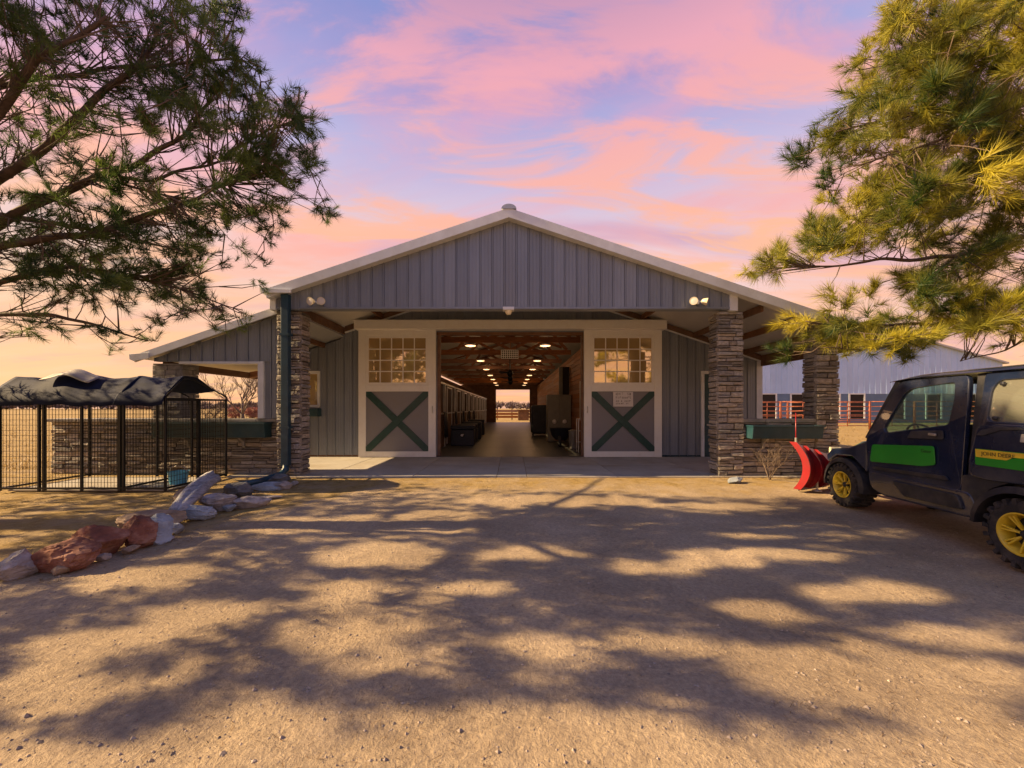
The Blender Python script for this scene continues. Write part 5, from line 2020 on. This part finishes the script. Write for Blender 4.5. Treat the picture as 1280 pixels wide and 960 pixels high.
# floor tub / chassis
up_(MB().prism([(-.75, .42), (-.3, .36), (.55, .33), (1.85, .33), (2.15, .42), (2.95, .45), (2.95, .62), (-.75, .62)], 'x', -.52, .52), 'chassis', 'utv_trim', bevel=.03)
for sd in (-1, 1):
    # rocker with a moulded step
    o = side_plate(round_poly([(.50, .66), (.40, .40), (.55, .36), (1.75, .34), (1.96, .42), (2.02, .66)], .08), None, .16, sd, .03)
    up_(o, 'rocker', 'utv_body', bevel=.03, seg=3)
    o = side_plate(round_poly([(.62, .60), (.56, .44), (1.35, .42), (1.55, .60)], .05), None, .05, sd, .055)
    up_(o, 'step_moulding', 'utv_trim', bevel=.02, seg=3)
    # front door with window
    outer = round_poly([(2.02, .62), (2.07, 1.12), (1.62, 1.95), (1.48, 1.99), (.66, 1.99), (.62, 1.60), (.62, .62)], .09)
    inner = round_poly([(1.72, 1.25), (1.76, 1.31), (1.50, 1.80), (1.40, 1.86), (.82, 1.91), (.80, 1.70), (.82, 1.40)], .05)
    d_ = up_(side_plate(outer, inner, .05, sd, .012), 'door', 'utv_body', bevel=.012, seg=2)
    up_(side_plate(inner, None, .006, sd, -.012), 'window_pane', 'car_glass', d_)
    up_(side_plate(round_poly([(1.97, .80), (1.93, 1.06), (.95, 1.13), (.93, .90), (1.1, .86)], .04), None, .012, sd, .022), 'green_stripe', 'utv_green', d_, bevel=.004)
    up_(side_plate(round_poly([(1.35, 1.20), (1.30, 1.30), (.86, 1.33), (.84, 1.22)], .03), None, .012, sd, .020), 'handle_recess', 'utv_trim', d_, bevel=.004)
    up_(MB().bar((sd * (sx_(1.27) + .035), .92, 1.27), (sd * (sx_(1.27) + .035), 1.02, 1.275), .02, .03), 'door_handle', 'steel', d_, bevel=.006)
    up_(side_plate(round_poly([(1.9, .70), (1.9, .74), (.8, .79), (.75, .74)], .02), None, .02, sd, .028), 'door_moulding', 'utv_trim', d_, bevel=.006)
    # B pillar and rear cab side with window
    up_(side_plate(round_poly([(.60, .62), (.60, 1.99), (.50, 2.0), (.50, .62)], .02), None, .07, sd, -.012), 'pillar', 'utv_trim', bevel=.01)
    outer = round_poly([(.49, .98), (.49, 1.98), (.42, 2.0), (-.55, 1.98), (-.72, 1.4), (-.72, 1.25), (-.72, .98)], .08)
    inner = round_poly([(.40, 1.46), (.40, 1.80), (.34, 1.90), (-.40, 1.90), (-.50, 1.60), (-.52, 1.50), (-.40, 1.44)], .06)
    q_ = up_(side_plate(outer, inner, .05, sd, .010), 'rear_side', 'utv_body', bevel=.012)
    up_(side_plate(inner, None, .006, sd, -.012), 'window_pane', 'rear_glass', q_)
    for (a, b) in ((.30, 1.86), (.32, 1.49)):
        up_(MB().tube([(sd * (sx_(b) - .005), a, b), (sd * (sx_(b) + .02), a, b)], .022, 10), 'latch', 'utv_trim', q_, smooth=True)
    # cargo side with decal
    c_ = up_(side_plate(round_poly([(.50, .84), (.52, 1.00), (.46, 1.40), (.30, 1.43), (-.80, 1.43), (-.80, 1.0), (-.6, .96), (-.40, .86), (.30, .82)], .05), None, .06, sd, .040), 'cargo_side', 'utv_body', bevel=.02, seg=3)
    up_(side_plate(round_poly([(.44, 1.30), (.40, 1.36), (.25, 1.40), (.05, 1.405), (.0, 1.385), (.2, 1.37), (.38, 1.30)], .015), None, .02, sd, .05), 'cargo_moulding', 'utv_trim', c_, bevel=.006)
    up_(side_plate(round_poly([(.43, .98), (.43, 1.155), (-.75, 1.155), (-.75, .98)], .02), None, .01, sd, .046), 'decal_green', 'utv_green', c_)
    up_(side_plate([(.42, 1.065), (.425, 1.15), (-.74, 1.15), (-.74, 1.12), (.06, 1.10), (.12, 1.065)], None, .006, sd, .049), 'decal_yellow', 'utv_yellow', c_)
    up_(side_plate(round_poly([(.02, 1.26), (.02, 1.34), (-.30, 1.34), (-.30, 1.26)], .01), None, .01, sd, .046), 'vent_patch', 'tarp_grey', c_)
    # fenders
    for (yc, nm, r_) in ((WB, 'front_fender', .42), (0.0, 'rear_fender', .45)):
        mb = MB()
        n = 14
        for i in range(n + 1):
            a = R(-8 + 196 * i / n) if nm == 'front_fender' else R(8 + 172 * i / n)
            for (rad, xx) in ((r_, .45), (r_ + .02, .76), (r_ - .05, .785), (r_ - .03, .44)):
                mb.v.append((sd * xx, yc - rad * math.cos(a) * 1.06, .345 + rad * math.sin(a)))
        for i in range(n):
            for j in range(4):
                a, b = i * 4 + j, i * 4 + (j + 1) % 4
                mb.f.append((a, a + 4, b + 4, b))
        up_(mb, nm, 'utv_trim', smooth=True, angle=40)
    # quarter panel sweeping down ahead of the rear wheel
    up_(side_plate(round_poly([(.60, .84), (.62, .56), (.54, .40), (.44, .42), (.40, .62), (.30, .74), (.12, .835), (.3, .86)], .03), None, .14, sd, .02), 'quarter_panel', 'utv_trim', bevel=.02, seg=2)
    up_(MB().box(sd * .60 - .09, sd * .60 + .09, 2.93, 2.985, .80, .92), 'headlight', 'lamp_glass', bevel=.015)

# roof: crowned slab with a visor at the front
mb = MB()
nx, ny = 10, 14
for L_ in (0, 1):
    for j in range(ny + 1):
        v = j / ny
        s_ = 1.72 + (-.72 - 1.72) * v
        for i in range(nx + 1):
            u = 2 * i / nx - 1
            edge = abs(u) ** 6 * .05 + max(0, (s_ - 1.2) / .52) ** 2 * .05 + max(0, (-.3 - s_) / .42) ** 2 * .04
            z = 2.075 - edge - .015 * u * u if L_ == 0 else 2.0 - max(0, (s_ - 1.2) / .52) ** 2 * .03
            w_ = .655 if L_ == 0 else .66
            mb.v.append((u * w_, s_, z))
N1 = (nx + 1) * (ny + 1)
for j in range(ny):
    for i in range(nx):
        a = j * (nx + 1) + i
        mb.f.append((a, a + 1, a + nx + 2, a + nx + 1))
        mb.f.append((N1 + a, N1 + a + nx + 1, N1 + a + nx + 2, N1 + a + 1))
for j in range(ny):
    for i in (0, nx):
        a = j * (nx + 1) + i
        mb.f.append((a, a + nx + 1, N1 + a + nx + 1, N1 + a))
for i in range(nx):
    for j in (0, ny):
        a = j * (nx + 1) + i
        mb.f.append((a, a + 1, N1 + a + 1, N1 + a))
up_(mb, 'roof', 'utv_body', smooth=True, angle=50)
# windscreen with frame, hood, nose
wsf = MB()
for sd in (-1, 1):
    wsf.bar((sd * .67, 2.10, 1.13), (sd * .60, 1.63, 1.97), .06, .07)
wsf.bar((-.60, 1.64, 1.96), (.60, 1.64, 1.96), .06, .06).bar((-.66, 2.09, 1.15), (.66, 2.09, 1.15), .06, .06)
wf_ = up_(wsf, 'windscreen_frame', 'utv_trim', bevel=.01)
up_(MB().poly([(-.64, 2.085, 1.17), (.64, 2.085, 1.17), (.58, 1.65, 1.93), (-.58, 1.65, 1.93)]), 'windscreen', 'car_glass', wf_)
hood = MB()
n = 8
for (s_, zt, w_, zb) in ((2.10, 1.13, .56, .8), (2.35, 1.11, .54, .75), (2.65, 1.06, .48, .72), (2.88, .98, .42, .7), (2.97, .88, .38, .7)):
    ring = [(-w_, s_, zb), (-w_, s_, zt - .08), (-w_ * .8, s_, zt - .015), (0, s_, zt), (w_ * .8, s_, zt - .015), (w_, s_, zt - .08), (w_, s_, zb)]
    hood.v += ring
for i in range(4):
    for j in range(6):
        a = i * 7 + j
        hood.f.append((a, a + 1, a + 8, a + 7))
hood.f.append(tuple(range(7)))
hood.f.append(tuple(28 + k for k in range(7)))
up_(hood, 'hood', 'utv_green', smooth=True, angle=45)
for sd in (-1, 1):
    o = MB().prism([(2.05, .62), (2.05, 1.10), (2.12, 1.08), (2.45, .96), (2.85, .90), (2.98, .78), (2.95, .66), (2.72, .80), (2.36, .82), (2.12, .66)], 'x', *sorted((sd * .43, sd * .73)))
    up_(o, 'fender_cowl', 'utv_body', bevel=.03, seg=3)
gr_ = up_(MB().box(-.42, .42, 2.975, 3.02, .62, .86), 'grille', 'utv_trim', bevel=.02)
up_(MB().tube([(-.5, 3.04, .50), (-.5, 3.1, .66), (.5, 3.1, .66), (.5, 3.04, .50)], .03, 10), 'bumper_bar', 'utv_trim', smooth=True)
# rear: tail, bed back
up_(MB().box(-.70, .70, -.84, -.78, .80, 1.42), 'tailgate', 'utv_body', bevel=.02)
up_(MB().box(-.66, .66, -.77, .45, .80, .84), 'cargo_floor', 'utv_trim')
up_(MB().box(-.68, .68, .46, .49, .7, 1.3), 'bulkhead', 'utv_trim')
# cab inside: seats, dash, steering wheel
up_(MB().box(-.62, .62, 1.85, 2.05, .9, 1.22), 'dashboard', 'utv_trim', bevel=.05, seg=3)
for sx in (-.34, .34):
    st = up_(MB().box(sx - .26, sx + .26, .72, 1.22, .68, .82), 'seat', 'utv_yellow', bevel=.05, seg=3)
    up_(MB().prism([(.70, .8), (.86, .82), (.76, 1.42), (.64, 1.40)], 'x', sx - .24, sx + .24), 'seat_back', 'utv_trim', st, bevel=.05, seg=3)
    st = up_(MB().box(sx - .26, sx + .26, -.48, -.02, .9, 1.1), 'rear_seat', 'utv_yellow', bevel=.05, seg=3)
    up_(MB().prism([(-.5, 1.05), (-.36, 1.08), (-.40, 1.72), (-.52, 1.70)], 'x', sx - .24, sx + .24), 'seat_back', 'utv_yellow', st, bevel=.05, seg=3)
Mx = Matrix.Translation((-.34, 1.62 - WB / 2, 1.22)) @ Matrix.Rotation(R(62), 4, 'X')
sw = MB()
ring = [Vector((.17 * math.cos(2 * math.pi * k / 24), .17 * math.sin(2 * math.pi * k / 24), 0)) for k in range(25)]
sw.tube([Mx @ p for p in ring], .014, 8, cap=False)
for a in (90, 210, 330):
    sw.tube([Mx @ Vector((0, 0, 0)), Mx @ Vector((.17 * math.cos(R(a)), .17 * math.sin(R(a)), 0))], .012, 6)
sw.tube([Mx @ Vector((0, 0, 0)), Mx @ Vector((0, 0, -.35))], .02, 8)
sw.build('steering_wheel', M['utv_trim'], utv, smooth=True)


def make_wheel():
    """tyre with lugs, dished rim with paired spokes; axle along x, outer side at -x"""
    w = bpy.data.objects.new('wheel', None)
    COL.objects.link(w)
    w.parent = utv
    A = Matrix.Rotation(R(-90), 4, 'Y')       # local z -> -x
    ty = MB().lathe([(.205, -.13), (.25, -.145), (.30, -.14), (.328, -.115), (.333, -.06), (.335, 0), (.333, .06), (.328, .115), (.30, .14), (.25, .145), (.205, .13), (.19, .10), (.19, -.10), (.205, -.13)], A, 44)
    for k in range(22):
        for sgn in (-1, 1):
            a = 2 * math.pi * (k + (.5 if sgn > 0 else 0)) / 22
            Mx = Matrix.Rotation(a, 4, 'X')
            x0, x1 = sorted((sgn * .015, sgn * .135))
            ty.box(x0, x1, -.022, .022, .322, .352, Mx)
            x0, x1 = sorted((sgn * .115, sgn * .15))
            ty.box(x0, x1, -.02, .02, .285, .345, Mx)
    ty.build('tyre', M['tyre'], w, smooth=True, angle=35)
    rim = MB().lathe([(.207, .132), (.213, .142), (.20, .143), (.188, .125), (.175, .06), (.17, -.1)], A, 36)
    MB().lathe([(.178, .012), (.06, .02), (.0, .02)], A, 24).build('brake_plate', M['utv_trim'], w, smooth=True)
    rim.build('rim', M['utv_yellow'], w, smooth=True, angle=40)
    sp = MB()
    for k in range(7):
        for off in (-.11, .11):
            a = 2 * math.pi * k / 7
            p0 = Vector((-.085, .045 * math.cos(a), .045 * math.sin(a)))
            p1 = Vector((-.118, .186 * math.cos(a + off), .186 * math.sin(a + off)))
            sp.bar(p0, p1, .016, .03, up=(1, 0, 0))
    sp.build('spokes', M['utv_yellow'], w, bevel=.004)
    MB().lathe([(0, .11), (.035, .105), (.05, .09), (.052, .03)], A, 18).build('hub_cap', M['utv_trim'], w, smooth=True)
    return w


w0 = make_wheel()
first = True
for yy in (0, WB):
    for sd in (-1, 1):
        w = w0 if first else copy_tree(w0, utv)
        first = False
        w.location = (sd * .63, yy - WB / 2, .345)
        w.rotation_euler = (R(17 * yy + 9), 0, R(180) if sd > 0 else 0)

# lettering on the decal and the door
zl = 1.108
xl = -(sx_(zl) + .0505)
text('lettering', 'JOHN DEERE', .056, M['black_ink'], utv, (xl, .20 - WB / 2, zl), (R(90), 0, R(-90)))
text('lettering', 'Gator', .06, M['black_ink'], utv, (-(sx_(1.06) + .0235), 1.05 - WB / 2, 1.055), (R(90), 0, R(-90)))

# plow blade on the front
pl = bpy.data.objects.new('plow', None)
COL.objects.link(pl)
pl.parent = utv
pl.location = (.02, 3.93 - WB / 2, .05)
pl.rotation_euler = (0, 0, R(2))
prof = []
for k in range(13):
    t_ = k / 12
    z = .84 * t_
    yv = .17 * ((2 * t_ - 1) ** 2) + .06 * t_
    prof.append((yv, z))


def wing(sd):
    """one half of the V blade: taller at its outer end, swept back from the hinge"""
    wg = bpy.data.objects.new('blade_wing', None)
    COL.objects.link(wg)
    wg.parent = pl
    wg.rotation_euler = (0, 0, R(30) if sd < 0 else R(-30))
    hs = lambda u: .76 + .30 * u          # height of the blade along the wing

    def loft(us, f0, f1):
        mb = MB()
        n = len(prof)
        for u in us:
            k_ = hs(u)
            mb.v += [(sd * (.03 + .92 * u), a * k_ * 1.1 + f0(i), b * k_) for i, (a, b) in enumerate(prof)]
            mb.v += [(sd * (.03 + .92 * u), a * k_ * 1.1 + f1(i), b * k_) for i, (a, b) in reversed(list(enumerate(prof)))]
        m_ = 2 * n
        for q in range(len(us) - 1):
            for j in range(m_):
                mb.f.append((q * m_ + j, q * m_ + (j + 1) % m_, (q + 1) * m_ + (j + 1) % m_, (q + 1) * m_ + j))
        mb.f.append(tuple(range(m_)))
        mb.f.append(tuple((len(us) - 1) * m_ + j for j in reversed(range(m_))))
        return mb
    loft((0, .25, .5, .75, 1), lambda i: 0, lambda i: -.018).build('blade', M['plow_red'], wg, smooth=True, angle=40)
    loft((1.0, 1.03), lambda i: .03, lambda i: -.10).build('end_rib', M['plow_red'], wg)
    for u in (.35, .68):
        loft((u, u + .02), lambda i: -.019, lambda i: -.08 - .05 * math.sin(math.pi * i / 12)).build('rib', M['plow_red'], wg)
    x0, x1 = sorted((sd * .03, sd * .95))
    MB().box(x0, x1, .155, .175, -.03, .09).build('cutting_edge', M['steel'], wg)
    if sd < 0:
        MB().tube([(-.94, .2, .85), (-.945, .2, 1.05), (-.95, .2, 1.46)], [.011, .009, .007], 8).build('marker_rod', M['plow_red'], wg, smooth=True)
        MB().tube([(-.94, .2, .84), (-.942, .2, .98)], .022, 8).build('rod_clamp', M['steel'], wg)
    return wg


wing(-1)
wing(1)
for sx in (-.34, .34):
    MB().bar((sx * .8, -.25, .25), (sx * .8, -1.3, .38), .06, .08).build('push_arm', M['plow_red'], pl, bevel=.008)
    MB().tube([(sx * 1.6, -.3, .2), (sx * 1.6, -.3, -.01)], .02, 8).build('skid_leg', M['steel'], pl)
    MB().lathe([(0, -.04), (.08, -.04), (.08, -.02), (.02, .0), (0, 0)], Matrix.Translation((sx * 1.6, -.3, .0)), 16).build('skid_shoe', M['steel'], pl, smooth=True)
MB().box(-.3, .3, -.2, -.09, .3, .55).build('pivot_frame', M['plow_red'], pl, bevel=.01)
MB().tube([(0, -.15, .6), (0, -.75, .62)], .035, 10).build('ram', M['utv_trim'], pl, smooth=True)


# ------------------------------------------------------------------ gravel and dry grass
def pebbles():
    g = np.random.default_rng(4)
    V, F = [], []
    base = np.array([(1, 0, 0), (-1, 0, 0), (0, 1, 0), (0, -1, 0), (0, 0, 1), (0, 0, -1)], float)
    fc = [(0, 2, 4), (2, 1, 4), (1, 3, 4), (3, 0, 4), (2, 0, 5), (1, 2, 5), (3, 1, 5), (0, 3, 5)]
    n = 5200
    for k in range(n):
        y = 1.4 + 7.2 * g.random() ** 1.7
        x = g.uniform(-1, 1) * (y * 1.35)
        if x < -4.0 - (5.6 - y) * .52 - .1 and y < 9:
            continue
        s = .004 + .007 * g.random() ** 3 + (.008 if g.random() < .02 else 0)
        z = -.012
        if y < 9.2:
            zz = 0.035 * noise.noise((x * .5, y * .5, 0)) + 0.012 * noise.noise((x * 2.2, y * 2.2, 3)) - 0.012
            zz += 0.009 * noise.noise((x * 7, y * 7, 5)) if y < 7 else 0
            zz += rut(x, y)
            z = zz * min(1, max(0, (8.6 - y) / 1.5)) - .01
        P = base * s * g.uniform(.6, 1.3, (6, 1)) * np.array([1.2, 1, .75]) + np.array([x, y, z + s * .2])
        i = len(V)
        V += [tuple(p) for p in P]
        F += [tuple(i + q for q in f) for f in fc]
    me = bpy.data.meshes.new('gravel')
    me.from_pydata(V, [], F)
    me.materials.append(M['pebble'])
    o = bpy.data.objects.new('gravel', me)
    COL.objects.link(o)
    o['kind'] = 'stuff'


pebbles()


def dry_grass():
    g = random.Random(6)
    sp = []
    for k in range(5200):
        y = 1.6 + 7.4 * g.random()
        xr = -4.0 - (5.6 - y) * .52
        r_ = g.random()
        if r_ < .72:
            x = g.uniform(-12, xr - .15)
            if -9.8 < x < -6.5 and y > 7.3:
                continue
        elif r_ < .9:
            x = xr + g.random() ** 2 * 1.1
        else:
            x = g.uniform(-5, 5.6)
            y = 7.6 + 1.25 * g.random() ** .5
        if noise.noise((x * 1.3, y * 1.3, 2)) < -.1:
            continue
        sp.append(((x, y, -.02), (g.uniform(-.4, .4), g.uniform(-.4, .4), .5), g.random(), g.uniform(.6, 1.2)))
    for k in range(900):          # round the rocks
        t = g.random()
        px = -5 + 360 * t
        py = 728 - 120 * t ** .8
        x, y = gp(px, py)
        x += g.gauss(0, .16)
        y += g.gauss(.08, .14)
        sp.append(((x, y, -.01), (g.uniform(-.4, .4), g.uniform(-.4, .4), .8), g.random(), g.uniform(.7, 1.5)))
    for k in range(700):          # along the foot of the walls and pillars
        if k % 2:
            x, y = g.uniform(-11.2, -5.6), YL - .05 - .25 * g.random() ** 2
        else:
            x, y = g.uniform(4.7, 7.6), YP - .05 - .3 * g.random() ** 2
        sp.append(((x, y, -.01), (g.uniform(-.3, .3), g.uniform(-.5, .1), 1), g.random(), g.uniform(1.0, 2.2)))
    V, tn = needles(sp, 7, .055, .005, 12)
    V[:, 2] = np.maximum(V[:, 2], -.02)
    o = tri_object('dry_grass', V, tn, M['straw'], None)
    o['kind'] = 'stuff'
    # field beyond the wall
    sp = []
    for k in range(5000):
        y = 10 + 60 * g.random() ** 2
        x = g.uniform(-1.5, -.55) * y if g.random() < .6 else g.uniform(.8, 1.5) * y
        if -9 < x < 9:
            continue
        sp.append(((x, y, -.03), (g.uniform(-.3, .3), g.uniform(-.3, .3), 1), g.random(), g.uniform(.8, 1.6)))
    V, tn = needles(sp, 6, .2, .02, 13)
    o = tri_object('field_grass', V, tn, M['straw'], None)
    o['kind'] = 'stuff'


dry_grass()


def needle_litter():
    """fallen pine needles and leaf bits on the drive"""
    g = np.random.default_rng(31)
    n = 4200
    y = 1.5 + 7 * g.random(n) ** 1.3
    x = g.uniform(-1.3, 1.3, n) * y
    k = np.array([noise.noise((a * .6, b * .6, 21)) for a, b in zip(x, y)]) > -.05
    x, y = x[k], y[k]
    n = len(x)
    z = np.array([(0.035 * noise.noise((a * .5, b * .5, 0)) + 0.012 * noise.noise((a * 2.2, b * 2.2, 3)) - 0.012 + (0.009 * noise.noise((a * 7, b * 7, 5)) if b < 7 else 0) + rut(a, b)) * min(1, max(0, (8.6 - b) / 1.5)) - .01 for a, b in zip(x, y)])
    an = g.uniform(0, 2 * np.pi, n)
    ln = g.uniform(.02, .08, n)
    w = g.uniform(.0008, .002, n)
    c = np.stack((x, y, z + .006), 1)
    d = np.stack((np.cos(an), np.sin(an), g.normal(0, .12, n)), 1)
    sd = np.stack((-np.sin(an), np.cos(an), np.zeros(n)), 1)
    V = np.empty((n * 3, 3))
    V[0::3] = c - sd * w[:, None]
    V[1::3] = c + sd * w[:, None]
    V[2::3] = c + d * ln[:, None]
    o = tri_object('needle_litter', V, np.repeat(g.random(n), 3), M['litter'], None)
    o['kind'] = 'stuff'


needle_litter()
